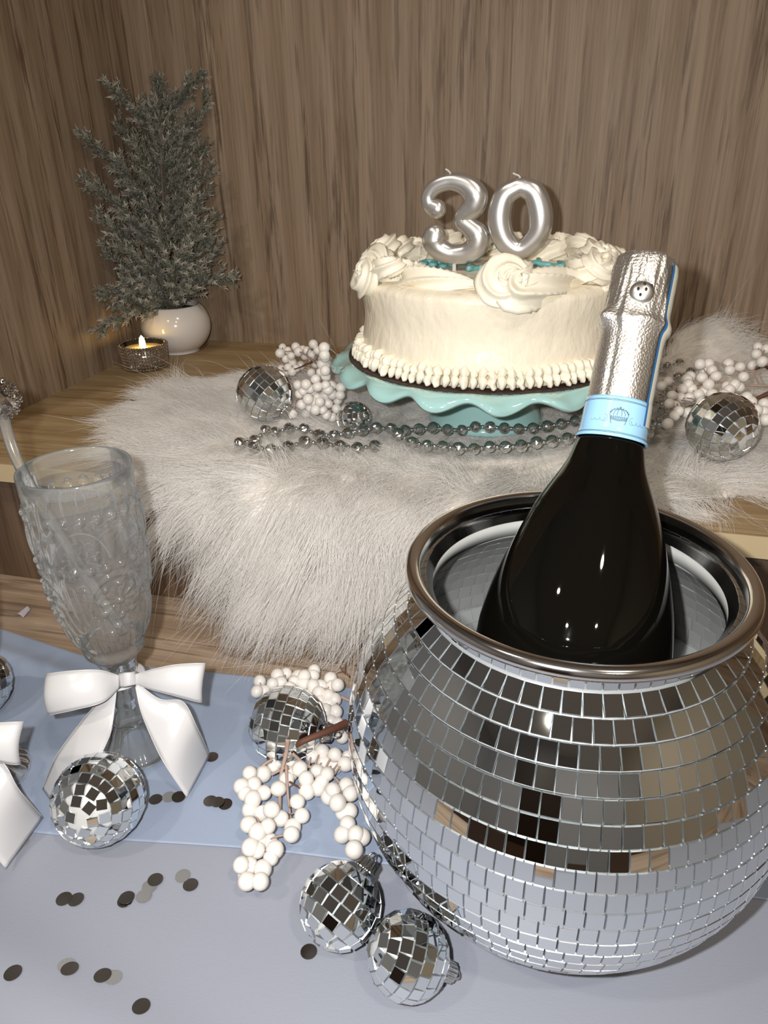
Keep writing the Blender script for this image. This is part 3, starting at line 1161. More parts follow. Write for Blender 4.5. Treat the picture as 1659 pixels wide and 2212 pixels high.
# aqua icing strokes on top, mostly hidden by the swirls
for j, (px0, px1, py) in enumerate(((905, 1010, 570), (1008, 1060, 579), (1055, 1110, 568), (1110, 1160, 566), (1160, 1215, 572))):
    pa, pb_ = onz(px0, py, ZT + 0.002), onz(px1, py, ZT + 0.002)
    n_ = 60
    L_ = np.linalg.norm(pb_ - pa)
    d = (pb_ - pa) / L_
    e = np.array([-d[1], d[0], 0])
    loops = max(2, int(L_ / 0.008))
    P = [pa + d * (L_ * t + 0.004 * math.sin(2 * pi * loops * t + j)) + e * (0.009 * math.cos(2 * pi * loops * t) * (0.6 + 0.4 * math.sin(5 * t + j))) + np.array([0, 0, 0.001 * math.sin(9 * t)]) for t in np.linspace(0, 1, n_)]
    obj('icing_writing', tube(P, 0.0021, 8), 'aqua_icing', cake)

# number candles
YC = KY - 0.006


def cpx(x, y):
    """points of the close view of the candles, 2.592 times the photo, from (720, 340)."""
    return ony(720 + x / 2.592, 340 + y / 2.592, YC)


cn = np.array([0.0, -1.0, 0.0])


def digit_candle(name, label, pts, rad, wickpts, closed=False):
    P3 = np.array([cpx(*p) for p in pts])
    sc = camdepth(P3.mean(0)) / F / 2.592
    if closed:
        k = len(P3)
        Pc = catmull(np.vstack([P3[-2:], P3, P3[:3]]), 40 * 4)
        # take one full turn
        full = catmull(np.vstack([P3, P3[:1]]), 97)[:-1]
        path = full
        r_ = np.interp(np.linspace(0, len(rad), 96, endpoint=False), range(len(rad) + 1), list(rad) + [rad[0]])
        n_ = 5
        r_ = sum(np.roll(r_, q) for q in range(-n_, n_ + 1)) / (2 * n_ + 1)
        path = np.array([sum(np.roll(path, q, 0) for q in (-2, -1, 0, 1, 2)) / 5])[0]
    else:
        path = catmull(P3, 90)
        r_ = np.interp(np.linspace(0, len(rad) - 1, 90), range(len(rad)), rad)
        # round the ends
        e0 = path[0] + (path[0] - path[1]) / np.linalg.norm(path[0] - path[1]) * r_[0] * sc * np.array([[0.98], [0.9], [0.7], [0.4]])
        e1 = path[-1] + (path[-1] - path[-2]) / np.linalg.norm(path[-1] - path[-2]) * r_[-1] * sc * np.array([[0.4], [0.7], [0.9], [0.98]])
        path = np.vstack([e0, path, e1])
        r_ = np.concatenate([r_[0] * np.array([0.15, 0.42, 0.7, 0.92]), r_, r_[-1] * np.array([0.92, 0.7, 0.42, 0.15])])
    lo = path[np.argmin(path[:, 2])]
    root = thing(name, (P3.mean(0)[0], YC, ZT - 0.002), label, 'candle', 'silver number candles')
    obj('digit', tube(path, r_ * sc, 22, flat=0.58, flatdir=cn, closed=closed), 'candle_silver', root)
    # flat rim around the mid-plane
    obj('edge_seam', tube(path + np.array([0, 0.0035, 0]), r_ * sc * 1.06, 22, flat=0.42, flatdir=cn, closed=closed), 'candle_silver', root)
    wk = catmull([cpx(*p) for p in wickpts], 10)
    obj('wick', tube(wk, 0.0008, 6), 'wick', root)
    stem = lo.copy()
    stem[2] = ZT - 0.012
    obj('pick', tube([lo, stem], 0.0018, 8), 'wick', root)
    return root


digit_candle('number_candle', 'silver candle shaped like the digit three on the cake',
             [(578, 292), (535, 262), (530, 215), (570, 165), (650, 138), (735, 155), (792, 215), (780, 278), (715, 345), (760, 392), (803, 440), (797, 500), (740, 540), (660, 545), (590, 515), (560, 470), (563, 440)],
             [50, 40, 38, 40, 42, 52, 66, 60, 40, 50, 64, 62, 54, 50, 56, 66, 62],
             [(660, 108), (655, 88), (640, 72), (628, 66)])
digit_candle('number_candle', 'silver candle shaped like the digit zero on the cake',
             [(1045, 162), (1125, 205), (1160, 330), (1140, 440), (1045, 520), (960, 470), (925, 350), (955, 220)],
             [46, 58, 66, 60, 48, 60, 66, 58], [(1050, 122), (1040, 104), (1020, 95), (1005, 88)], closed=True)

# ------------------------------------------------------------------ frosted pine in a pot
pb0 = onz(372, 757, ZS)
pb0[0] = max(pb0[0], XL + 0.044)
pine = thing('potted_pine', pb0, 'small frosted artificial pine in a round white pot', 'potted plant')
k = 0.0425
px_, py_, pz_ = pb0
prof = [(0.0001, 0.0), (0.022, 0.0), (0.026, 0.001)]
prof += [(k * math.cos(a), 0.033 + 0.037 * math.sin(a)) for a in np.linspace(-0.98, 0.72, 26)]
prof += [(0.0305, 0.0580), (0.0300, 0.0560), (0.034, 0.050), (0.034, 0.045), (0.0001, 0.045)]
obj('pot', lathe([(r, pz_ + z) for r, z in prof], 72, (px_, py_, 0)), 'ceramic_white', pine)
obj('soil', lathe([(0.0001, pz_ + 0.0525), (0.033, pz_ + 0.0505)], 32, (px_, py_, 0)), 'soil', pine)
dp = camdepth(pb0 + np.array([0, 0, 0.12]))
trunk = catmull([pb0 + np.array([0, 0, 0.048]), at(362, 560, dp - 0.01), at(352, 420, dp - 0.02), at(345, 300, dp - 0.03)], 20)
obj('trunk', tube(trunk, np.linspace(0.0028, 0.0012, 20), 7), 'bark', pine)
TIPS = [(222, 174), (472, 160), (474, 205), (352, 162), (170, 282), (176, 384), (202, 456), (216, 528), (212, 640), (206, 716), (514, 600), (480, 522), (470, 462), (462, 352), (448, 300), (436, 246),
        (300, 235), (252, 262), (236, 330), (232, 424), (248, 486), (330, 215), (404, 236), (350, 330), (366, 430), (408, 486), (306, 500), (430, 566), (262, 610), (330, 410), (396, 340), (280, 380), (430, 420), (380, 540), (320, 560),
        (290, 300), (418, 290), (264, 440), (452, 400), (344, 250), (240, 660), (400, 400), (350, 480), (300, 440), (440, 480), (380, 270)]
GREEN, FROST = np.array(lin((76, 88, 68))[:3]), np.array(lin((206, 197, 186))[:3])


def needles(P, Ln, out, dens, tipbias=0.0):
    """scale-like leaves along a twig path, as slim tetrahedra."""
    T = np.gradient(P, axis=0)
    T /= np.maximum(np.linalg.norm(T, axis=1, keepdims=True), 1e-9)
    seg = np.linalg.norm(P[-1] - P[0])
    n_ = max(4, int(seg * dens))
    for i in range(n_):
        t = i / (n_ - 1) if n_ > 1 else 0
        j = min(int(t * (len(P) - 1)), len(P) - 2)
        p = P[j] + (P[j + 1] - P[j]) * (t * (len(P) - 1) - j)
        d = T[j]
        x, y, _ = frame(d)
        a = i * 2.4 + random.random()
        o_ = x * math.cos(a) + y * math.sin(a)
        tip = p + (d * 0.75 + o_ * 0.62) * Ln * random.uniform(0.7, 1.2)
        sd_ = np.cross(d, o_) * Ln * 0.20
        up_ = o_ * Ln * 0.16 + d * Ln * 0.4
        fr = min(1.0, max(0.0, random.gauss(0.30, 0.26) + tipbias * t))
        out.append((p - sd_ + d * Ln * 0.2, p + sd_ + d * Ln * 0.2, p + up_, tip, fr))


for bi, (tx_, ty_) in enumerate(TIPS):
    # root on the trunk, lower than the tip
    low = ty_ > 590
    yr = min(655, ty_ + random.uniform(110, 170)) if not low else 640
    xr = np.interp(yr, [250, 420, 560, 660], [345, 352, 362, 372])
    ddep = random.uniform(-0.045, 0.03) * (0.3 if bi < 16 else 1.0)
    if tx_ < 260:
        ddep = max(ddep, -0.02)
    tip = at(tx_, ty_, min(dp - 0.02 + ddep, (XL + 0.010) / ray(tx_, ty_)[0]))
    tip[0] = max(tip[0], XL + 0.004)
    tip[1] = min(tip[1], YB - 0.006)
    rt_ = at(xr, yr, dp - 0.012)
    if yr >= 640:
        rt_ = pb0 + np.array([random.uniform(-0.006, 0.006), random.uniform(-0.006, 0.006), 0.052])
    mid = (rt_ + tip) / 2 + np.array([0, 0, 0.012 if low else -0.006 + random.uniform(-0.004, 0.008)])
    spine = catmull([rt_, mid, tip], 22)
    ls = np.linalg.norm(tip - rt_)
    out = []
    needles(spine, 0.0075, out, 1000, 0.35)
    for q in range(int(ls / 0.0042)):
        t = 0.16 + 0.80 * (q + random.random()) / (ls / 0.0042)
        if t > 0.98:
            continue
        j = int(t * 21)
        d = spine[min(j + 1, 21)] - spine[max(j - 1, 0)]
        d /= np.linalg.norm(d)
        x, y, _ = frame(d)
        a = random.random() * 2 * pi
        o_ = x * math.cos(a) + y * math.sin(a)
        tl = 0.034 * (1 - 0.62 * t) * random.uniform(0.7, 1.2)
        e = spine[j] + (d * 0.85 + o_ * 0.5) * tl
        e[0] = max(e[0], XL + 0.003)
        e[1] = min(e[1], YB - 0.004)
        needles(catmull([spine[j], (spine[j] + e) / 2 + d * 0.001, e], 5), 0.0070, out, 1150, 0.4)
    V, Fc, Cc = [], [], []
    for i, (a, b2, c2, d2, fr) in enumerate(out):
        V += [a, b2, c2, d2]
        Fc += [(4 * i, 4 * i + 1, 4 * i + 3), (4 * i + 1, 4 * i + 2, 4 * i + 3), (4 * i + 2, 4 * i, 4 * i + 3)]
        g = GREEN * random.uniform(0.7, 1.25)
        base_c = g * (1 - fr * 0.6) + FROST * fr * 0.6
        tip_c = g * (1 - fr) + FROST * fr
        Cc += [base_c, base_c, base_c, tip_c]
    sv_, sf_ = tube(spine, np.linspace(0.0016, 0.0006, 22), 5)
    nb = len(V)
    V = np.vstack([np.array(V), sv_])
    V[:, 0] = np.maximum(V[:, 0], XL + 0.001)
    V[:, 1] = np.minimum(V[:, 1], YB - 0.001)
    Fc += [tuple(i + nb for i in q) for q in sf_]
    Cc += [np.array(lin((92, 84, 76))[:3])] * len(sv_)
    o = obj('branch', (V, Fc), 'frost_green', pine, smooth=False)
    at_ = o.data.color_attributes.new('col', 'FLOAT_COLOR', 'POINT')
    at_.data.foreach_set('color', np.hstack([np.array(Cc), np.ones((len(Cc), 1))]).ravel())

# ------------------------------------------------------------------ tealight in a rhinestone holder
tb = onz(316, 793, ZS)
tb[0] = max(tb[0], XL + 0.034)
tea = thing('tealight_holder', tb, 'rhinestone-studded tealight holder beside the white pot', 'candle holder')
rt0, ht = 0.0275, 0.0280
obj('cup', lathe([(0.0001, tb[2]), (rt0 - 0.004, tb[2]), (rt0 - 0.0012, tb[2] + ht), (rt0 - 0.0028, tb[2] + ht), (rt0 - 0.005, tb[2] + 0.004), (0.0001, tb[2] + 0.004)], 64, (tb[0], tb[1], 0)), 'silver', tea)
Vb, Fb, kb = [], [], 0
gv, gf = uvsphere(6, 4)
gv = np.array(gv)
for i in range(8):
    h = 0.0022 + i * 0.0036
    rr_ = rt0 - 0.004 + 0.0028 * h / ht + 0.0004
    for j in range(50):
        a = 2 * pi * (j + 0.5 * (i % 2) * 0) / 50
        Vb.append(gv * 0.00165 + np.array([tb[0] + rr_ * math.cos(a), tb[1] + rr_ * math.sin(a), tb[2] + h]))
        Fb += [tuple(x + kb for x in q) for q in gf]
        kb += len(gv)
obj('rhinestones', (np.vstack(Vb), Fb), 'rhinestone', tea, smooth=False, kind='stuff')
cand = thing('led_tealight', tb + np.array([0, 0, 0.004]), 'glowing cream tealight inside the rhinestone holder', 'candle')
zt = tb[2]
obj('wax_body', lathe([(0.0001, zt + 0.0045), (0.0225, zt + 0.0045), (0.0232, zt + 0.0225), (0.021, zt + 0.0235), (0.010, zt + 0.0225), (0.0001, zt + 0.022)], 48, (tb[0], tb[1], 0)), 'wax', cand)
obj('flame', lathe([(0.0030, zt + 0.0215), (0.0036, zt + 0.025), (0.0034, zt + 0.030), (0.0024, zt + 0.0345), (0.0001, zt + 0.0375)], 20, (tb[0], tb[1], 0)), 'flame', cand)

# ------------------------------------------------------------------ champagne flutes
GB = np.array([-0.2593, 0.3158, 0.0030])


def flute_meshes():
    """pressed glass: bowl, stem and foot, about the origin."""
    NS = 220
    th = np.linspace(0, 2 * pi, NS, endpoint=False)
    key = [(0.074, 0.0125), (0.077, 0.0150), (0.080, 0.0180), (0.0835, 0.0186), (0.087, 0.0180), (0.091, 0.0196), (0.098, 0.0228), (0.108, 0.0254), (0.122, 0.0277), (0.140, 0.0291), (0.160, 0.0298), (0.180, 0.0301), (0.200, 0.0302)]

    def rad(z):
        return float(np.interp(z, [q[0] for q in key], [q[1] for q in key]))

    zs = np.concatenate([np.linspace(0.074, 0.09, 14), np.linspace(0.0912, 0.1875, 120), np.linspace(0.189, 0.2, 8)])

    def bump(th, z):
        d = np.zeros_like(th)
        for zz, n_, amp, rz in ((0.1805, 22, 0.0014, 0.0026), (0.1505, 22, 0.0013, 0.0025)):
            if abs(z - zz) < rz * 1.5:
                u = ((th * n_ / (2 * pi)) % 1 - 0.5) * 2 * pi * rad(z) / n_
                q = 1 - (u / rz) ** 2 - ((z - zz) / rz) ** 2
                d = np.maximum(d, amp * np.sqrt(np.maximum(q, 0)))
        if 0.152 < z < 0.180:
            n_ = 22
            u = (((th * n_ / (2 * pi)) + 0.5) % 1 - 0.5) * 2 * pi * rad(z) / n_
            q = 1 - (u / 0.0030) ** 2 - ((z - 0.1655) / 0.0110) ** 2
            d = np.maximum(d, 0.0013 * np.sqrt(np.maximum(q, 0)))
        # four flower medallions
        if 0.106 < z < 0.150:
            for c in range(4):
                a0 = c * pi / 2 + 0.98
                u = angd(th, a0) * rad(z)
                w_ = z - 0.1285
                rr_ = np.hypot(u, w_)
                an = np.arctan2(w_, u)
                pet = 0.0012 * np.maximum(0, np.cos(an * 10)) * ((rr_ > 0.0032) & (rr_ < 0.0100))
                dots = 0.0013 * np.sqrt(np.maximum(0, 1 - ((rr_ - 0.0112) / 0.0016) ** 2)) * np.maximum(0, np.cos(an * 8 + 1)) ** 0.5
                mid_ = 0.0015 * np.sqrt(np.maximum(0, 1 - (rr_ / 0.0026) ** 2))
                d = np.maximum(d, np.maximum(np.maximum(pet, dots), mid_))
                # leaf arch over the flower
                e = np.hypot(u / 1.0, (w_ + 0.003) / 1.25)
                d = np.maximum(d, 0.0010 * np.sqrt(np.maximum(0, 1 - ((e - 0.0160) / 0.0014) ** 2)) * (w_ > -0.004))
                # pair of drops under it
                for sx in (-1, 1):
                    q = 1 - ((u - sx * 0.0030) / 0.0024) ** 2 - ((w_ + 0.0175) / 0.0024) ** 2
                    d = np.maximum(d, 0.0013 * np.sqrt(np.maximum(q, 0)))
        # ribs towards the base
        k = np.clip((0.124 - z) / 0.022, 0, 1) * np.clip((z - 0.0885) / 0.003, 0, 1)
        if k > 0:
            gate = np.clip((0.110 + 0.012 * np.abs(np.sin(2 * (th - 0.98))) - z) / 0.006, 0, 1)
            d = np.maximum(d, 0.0011 * k * gate * np.abs(np.sin(th * 15)))
        return d * 1.5

    V, Fc = [], []
    rings = []
    for z in zs:
        r = rad(z) + bump(th, z)
        rings.append(np.stack([r * np.cos(th), r * np.sin(th), np.full(NS, z)], 1))
    inner = [(0.0300, 0.2010), (0.0292, 0.2014), (0.0284, 0.2006), (0.0281, 0.1985), (0.0282, 0.193)]
    for r, z in inner:
        rings.append(np.stack([r * np.cos(th), r * np.sin(th), np.full(NS, z)], 1))
    V = np.vstack(rings)
    for i in range(len(rings) - 1):
        for j in range(NS):
            k = (j + 1) % NS
            Fc.append((i * NS + j, i * NS + k, (i + 1) * NS + k, (i + 1) * NS + j))
    bowl = (V, Fc)
    # stem: stacked knops with eight flat sides
    sp = [(0.0125, 0.0738), (0.0118, 0.071), (0.0105, 0.068), (0.0110, 0.065), (0.0098, 0.060), (0.0092, 0.052), (0.0100, 0.046), (0.0108, 0.043), (0.0098, 0.040), (0.0112, 0.034), (0.0138, 0.029), (0.0142, 0.027), (0.0126, 0.0245)]

    def facet(t, h, i):
        return 0.0007 * np.cos(8 * t) * (1 if i > 3 else 0)
    stem = lathe(sp, 64, (0, 0, 0), disp=facet)

    def scallop(t, h, i):
        return (0.0010 * np.abs(np.cos(9 * t)) - 0.0003) * (1 if 0 < i < 7 else 0)
    foot = lathe([(0.0122, 0.0243), (0.0145, 0.0205), (0.0160, 0.0165), (0.0180, 0.0120), (0.0208, 0.0080), (0.0240, 0.0048), (0.0262, 0.0030), (0.0268, 0.0015), (0.0262, 0.0002), (0.0200, 0.0010), (0.008, 0.006)], 180, (0, 0, 0), disp=scallop)
    return bowl, stem, foot


fl_parts = flute_meshes()


def flute(loc, label):
    root = thing('champagne_flute', loc, label, 'champagne flute', 'embossed flutes on the desk')
    return root


f1 = flute(GB, 'embossed clear glass flute holding a stirring stick, bow tied on its stem')
FM = []
for nm, vf in zip(('bowl', 'stem', 'foot'), fl_parts):
    me = mesh(nm, vf[0], vf[1], True)
    me.materials.append(MATS['pressed_glass'])
    FM.append((nm, me))
    o = bpy.data.objects.new(nm, me)
    link(o, f1)
G2 = onz(-30, 1676, 0.003)
f2 = flute(G2, 'clear glass flute whose foot shows behind the cropped white bow')
for nm, me in FM:
    link(bpy.data.objects.new(nm, me), f2)

# stirring stick leaning in the flute
sb = GB + np.array([0.012, -0.004, 0.0945])
rim_pt = at(58, 1036, camdepth(GB + np.array([-0.027, 0, 0.2])) - 0.004)
sdir = rim_pt - sb
top = at(-4, 862, camdepth(rim_pt) - 0.008)
stick = thing('stirring_stick', sb, 'clear stirring stick with a rhinestone ball leaning out of the flute', 'stirrer')
obj('rod', tube(catmull([sb, rim_pt, top], 30), 0.0030, 10), 'pressed_glass', stick)
v, f = icosphere(3)
v = np.array(v)
obj('ball', (v * 0.0105 + top, f), 'rhinestone', stick, smooth=False)
Vb, Fb, kb = [], [], 0
for p in v[::2]:
    Vb.append(gv * 0.0014 + top + p * 0.0107)
    Fb += [tuple(x + kb for x in q) for q in gf]
    kb += len(gv)
obj('ball_rhinestones', (np.vstack(Vb), Fb), 'rhinestone', stick, smooth=False, kind='stuff')


# ------------------------------------------------------------------ satin bows
def ribbon(ea, eb, n_=40, w_=9, bulge=0.0):
    A = catmull([at(*p) for p in ea], n_)
    B = catmull([at(*p) for p in eb], n_)
    V = []
    for i in range(n_):
        for j in range(w_):
            t = j / (w_ - 1)
            V.append(A[i] * (1 - t) + B[i] * t - FWD * bulge * math.sin(pi * t) * math.sin(pi * i / (n_ - 1)))
    Fc = [(i * w_ + j, i * w_ + j + 1, (i + 1) * w_ + j + 1, (i + 1) * w_ + j) for i in range(n_ - 1) for j in range(w_ - 1)]
    return np.array(V), Fc


def ground(x, y, z=0.0055):
    return (x, y, camdepth(onz(x, y, z)))


KN = (270, 1468, 0.446)
bow_parts = {
    'loop_a': ribbon([(258, 1460, .447), (215, 1448, .437), (160, 1449, .432), (108, 1455, .436), (104, 1458, .444), (150, 1460, .454), (215, 1466, .455), (262, 1464, .452)],
                     [(258, 1484, .447), (222, 1516, .434), (165, 1532, .430), (113, 1543, .436), (108, 1541, .444), (150, 1520, .454), (215, 1492, .455), (262, 1478, .452)], 64, 11, 0.004),
    'loop_b': ribbon([(290, 1458, .447), (330, 1446, .440), (380, 1436, .437), (437, 1433, .440), (438, 1436, .448), (390, 1446, .457), (330, 1456, .458), (292, 1460, .453)],
                     [(290, 1476, .447), (330, 1490, .438), (375, 1502, .435), (428, 1516, .440), (432, 1512, .448), (385, 1494, .457), (330, 1480, .458), (292, 1474, .453)], 64, 11, 0.004),
    'tail_a': ribbon([(252, 1476, .450), (200, 1530, .447), (152, 1590, .448), (118, 1640, .452), ground(92, 1704)],
                     [(252, 1486, .449), (243, 1560, .440), (232, 1600, .440), (195, 1665, .438), ground(118, 1742, 0.0045)], 40, 11, 0.002),
    'tail_b': ribbon([(294, 1474, .449), (345, 1510, .450), (395, 1516, .452), (425, 1570, .455), ground(453, 1632)],
                     [(293, 1484, .448), (306, 1540, .446), (335, 1610, .446), (362, 1660, .444), ground(404, 1722)], 40, 11, 0.002),
}
bow0 = onz(270, 1480, 0.003)
bow0 = at(*KN)


def make_bow(label):
    root = thing('ribbon_bow', bow0, label, 'bow', 'white satin bows on the flute stems')
    for nm, vf in bow_parts.items():
        o = obj(nm.split('_')[0], vf, 'satin', root)
        sd = o.modifiers.new('thickness', 'SOLIDIFY')
        sd.thickness = 0.0005
        sd.offset = 0
        # stitched picot edges
        V = vf[0]
        w_ = 11
        for col_ in (0, w_ - 1):
            e = V[col_::w_]
            obj('picot_edge', tube(e, 0.00035, 5), 'satin', o)
    kp = [at(255, 1466, .448), at(270, 1470, .4415), at(292, 1464, .447)]
    kv, kf = ribbon([(254, 1456, .449), (268, 1453, .4425), (282, 1452, .4425), (294, 1450, .449), (294, 1452, .462), (254, 1458, .462)],
                    [(256, 1484, .449), (270, 1484, .4425), (284, 1481, .4425), (296, 1478, .449), (296, 1476, .462), (256, 1482, .462)], 40, 9, 0.001)
    o = obj('knot', (kv, kf), 'satin', root)
    sd = o.modifiers.new('thickness', 'SOLIDIFY')
    sd.thickness = 0.0006
    ring_ = [GB + np.array([0.0108 * math.cos(t), 0.0108 * math.sin(t), 0.0575]) for t in np.linspace(0, 2 * pi, 28, endpoint=False)]
    obj('stem_wrap', tube(ring_, 0.0042, 8, flat=0.22, flatdir=np.array([0, 0, 1.0]), closed=True), 'satin', root)
    return root


bow1 = make_bow('white satin ribbon bow tied on the flute that holds the stirring stick')


def copy_tree(o, parent=None):
    c = o.copy()
    link(c, parent)
    for ch in list(o.children):
        copy_tree(ch, c)
    return c


bow2 = copy_tree(bow1)
bow2['label'] = 'cropped white satin bow on the flute with only its foot showing'
p1 = at(432, 1475, .440)
p2 = onz(34, 1606, p1[2])
bow2.location = tuple(np.array(bow1.location) + p2 - p1)

# ------------------------------------------------------------------ berries
BERRY = mesh('berry', *icosphere(3), True)
BERRY.materials.append(MATS['berry'])


def sprig(name, label, berries, branches, rb, group='white berry sprigs', twig='twig', stems=True):
    """berries: points; branches: lists of (points, radius, material)."""
    B = np.array(berries)
    base = np.array([B[:, 0].mean(), B[:, 1].mean(), B[:, 2].min() - rb])
    root = thing(name, base, label, 'berry sprig', group)
    lines = []
    for pts, r, mt in branches:
        P = catmull(pts, 14 * len(pts))
        lines.append(P)
        obj('twig', tube(P, np.linspace(r, r * 0.6, len(P)), 6), mt, root)
    allp = np.vstack(lines)
    vfs = []
    for p in B:
        q = allp[np.argmin(np.linalg.norm(allp - p, axis=1))]
        if np.linalg.norm(q - p) < 0.06:
            mid = (p + q) / 2 + np.array([0, 0, 0.002])
            vfs.append(tube(catmull([q, mid, p], 6), 0.0006, 5))
    if vfs and stems:
        obj('berry_stalks', join(*vfs), 'pale_twig', root, kind='stuff')
    for p in B:
        s = rb * random.uniform(0.9, 1.1)
        x, y, z = jitter_frame(np.array([1.0, 0, 0]), np.array([0, 1.0, 0]), np.array([0, 0, 1.0]), 0.8)
        inst('berry', BERRY, root, p, x, y, z, (s, s * random.uniform(0.95, 1.05), s * random.uniform(0.95, 1.05)))
    return root


def crop(pts, x0, y0, s):
    return [(x0 + x / s, y0 + y / s) for x, y in pts]


UPPER = [(320, 285), (355, 370), (295, 370), (430, 305), (500, 295), (470, 230), (545, 220), (615, 285), (695, 305), (700, 240), (775, 235), (785, 190), (775, 320), (840, 325), (760, 395), (825, 385), (905, 405), (835, 450), (925, 260), (940, 330), (985, 315), (880, 530), (965, 545), (925, 620), (985, 640), (650, 240), (575, 340), (910, 475), (960, 440)]
LOWER = [(235, 1065), (165, 1180), (350, 1075), (270, 1165), (355, 1235), (260, 1290), (195, 1240), (235, 1380), (340, 1410), (420, 1380), (225, 1505), (390, 1520), (500, 1455), (300, 1570), (600, 1530), (680, 1430), (590, 1590), (405, 1650), (320, 1640), (300, 1725), (240, 1700), (415, 1790), (235, 1860), (160, 1850), (345, 1885), (200, 1930), (325, 1990), (210, 1990), (450, 1720),
         (440, 1010), (590, 960), (770, 920), (850, 880), (870, 980), (960, 1010), (810, 1050), (895, 1075), (660, 1030), (715, 1115), (820, 1190), (720, 1225), (640, 1310), (550, 1120), (590, 1070), (945, 1210), (1060, 1170), (1095, 1240), (910, 1270), (985, 1320), (1030, 1400), (1090, 1390), (1070, 1500), (1140, 1590), (1025, 1590), (1190, 1610), (1125, 1720), (1050, 990), (1070, 930), (960, 910), (1020, 760), (480, 1200), (850, 1140), (470, 960)]
rb_ = 0.0047


def lay(pts, zbase, spread):
    out = []
    for x, y in pts:
        out.append(onz(x, y, zbase + rb_ + random.random() * spread))
    return out


up_px, lo_px = crop(UPPER, 480, 1400, 3.95), crop(LOWER, 480, 1400, 3.95)


def g(x, y, z=0.012):
    return onz(480 + x / 3.95, 1400 + y / 3.95, z)


sprig('berry_sprig', 'white berry sprig lying along the cloth edge behind a mirror ball', lay(up_px, 0.0046, 0.008),
      [([g(1150, 480), g(1000, 410), (g(800, 330)), g(560, 300), g(330, 330)], 0.0012, 'pale_twig'), ([g(1000, 410), g(960, 530), g(940, 650)], 0.001, 'pale_twig'), ([g(1090, 250, .012), g(1050, 200, .014), g(1058, 140, .016)], 0.0007, 'twig'), ([g(1090, 250, .012), g(1030, 200, .014), g(1005, 155, .016)], 0.0006, 'twig')], rb_)
sprig('berry_sprig', 'drooping white berry sprig with brown twigs in front of the ice bucket side', lay(lo_px, 0.0046, 0.010),
      [([g(1060, 640, .030), g(900, 710, .034), g(700, 790, .034), g(600, 850, .026)], 0.0026, 'twig'),
       ([g(560, 780, .036), g(545, 900, .026), g(500, 1100, .016), g(490, 1390, .014)], 0.0016, 'pale_twig'),
       ([g(545, 900, .026), g(430, 950, .018), g(320, 1030, .014), g(260, 1200, .012), g(300, 1450, .01), g(340, 1650, .01), g(270, 1850, .01), g(240, 1990, .01)], 0.0011, 'pale_twig'),
       ([g(545, 1000, .022), g(560, 1250, .014), g(580, 1420, .01)], 0.0010, 'pale_twig'),
       ([g(600, 900, .026), g(720, 1000, .016), g(850, 1050, .014), g(1000, 1150, .014), g(1060, 1400, .012), g(1110, 1600, .01)], 0.0011, 'pale_twig'),
       ([g(540, 1120, .016), g(640, 1180, .016), g(670, 1200, .016)], 0.0008, 'twig'), ([g(420, 1080, .016), g(500, 1040, .018), g(560, 1010, .02)], 0.0009, 'pale_twig'),
       ([g(210, 2050, .004), g(250, 1960, .010), g(270, 1920, .012)], 0.0012, 'twig')], rb_)

FARL_B = [(570, 220), (545, 275), (600, 330), (560, 420), (620, 410), (590, 480), (650, 300), (695, 215), (665, 360), (720, 260), (760, 240), (860, 190), (800, 250), (850, 290), (900, 250), (950, 240), (985, 225), (930, 310), (845, 330), (880, 380), (840, 460), (700, 420), (660, 450), (740, 390), (780, 300), (1000, 240), (620, 250)]
FARL_F = [(1115, 220), (1050, 290), (1000, 310), (1155, 330), (990, 410), (1070, 370), (940, 380), (1115, 435), (1060, 490), (1165, 490), (1155, 570), (930, 455), (880, 520), (1030, 580), (960, 590), (710, 580), (790, 570), (760, 635), (830, 610), (810, 710), (715, 660), (690, 740), (750, 760), (830, 785), (790, 840), (860, 650), (970, 670), (1040, 665), (1115, 670), (920, 735), (1000, 750), (1090, 720), (950, 810), (1080, 800), (985, 855), (900, 690), (1120, 600), (665, 850), (880, 810), (1040, 880), (660, 900), (560, 920), (1000, 620), (900, 590), (870, 740)]
lb = [ony(480 + x / 4.366, 700 + y / 4.366, 0.705 + random.uniform(-0.012, 0.012)) for x, y in FARL_B]
lf = [ony(480 + x / 4.366, 700 + y / 4.366, 0.622 - 0.00004 * (y - 220) + random.uniform(-0.010, 0.010)) for x, y in FARL_F]


def gl(x, y, Y):
    return ony(480 + x / 4.366, 700 + y / 4.366, Y)


zmin = ZS + 0.008
allb = [np.array([p[0], p[1], max(p[2], zmin)]) for p in lb + lf]
for p in allb:       # clear of the ball beside them and of the stand's rim
    for q, rq in ((onz(572, 850, ZFUR + 0.026), 0.0312), (onz(764, 904, ZFUR + 0.014), 0.0200)):
        dq = np.linalg.norm(p - q)
        if dq < rq:
            p += (p - q) / dq * (rq - dq)
    dx, dy = p[0] - KX, p[1] - KY
    rq = math.hypot(dx, dy)
    if rq < 0.144 and p[2] > ZPL - 0.020:
        p[0], p[1] = KX + dx / rq * 0.144, KY + dy / rq * 0.144
sprig('berry_sprig', 'bushy white berry sprig propped on the fur beside the cake stand', allb,
      [([gl(1000, 880, .60), gl(900, 700, .605), gl(980, 480, .612), gl(1090, 280, .62)], 0.0011, 'pale_twig'), ([gl(900, 700, .605), gl(760, 640, .61), gl(700, 720, .60)], 0.0009, 'pale_twig'),
       ([gl(980, 480, .612), gl(860, 350, .67), gl(720, 260, .70), gl(570, 260, .705)], 0.0010, 'pale_twig'), ([gl(860, 350, .69), gl(700, 420, .70), gl(590, 440, .70)], 0.0009, 'twig')], 0.0046)
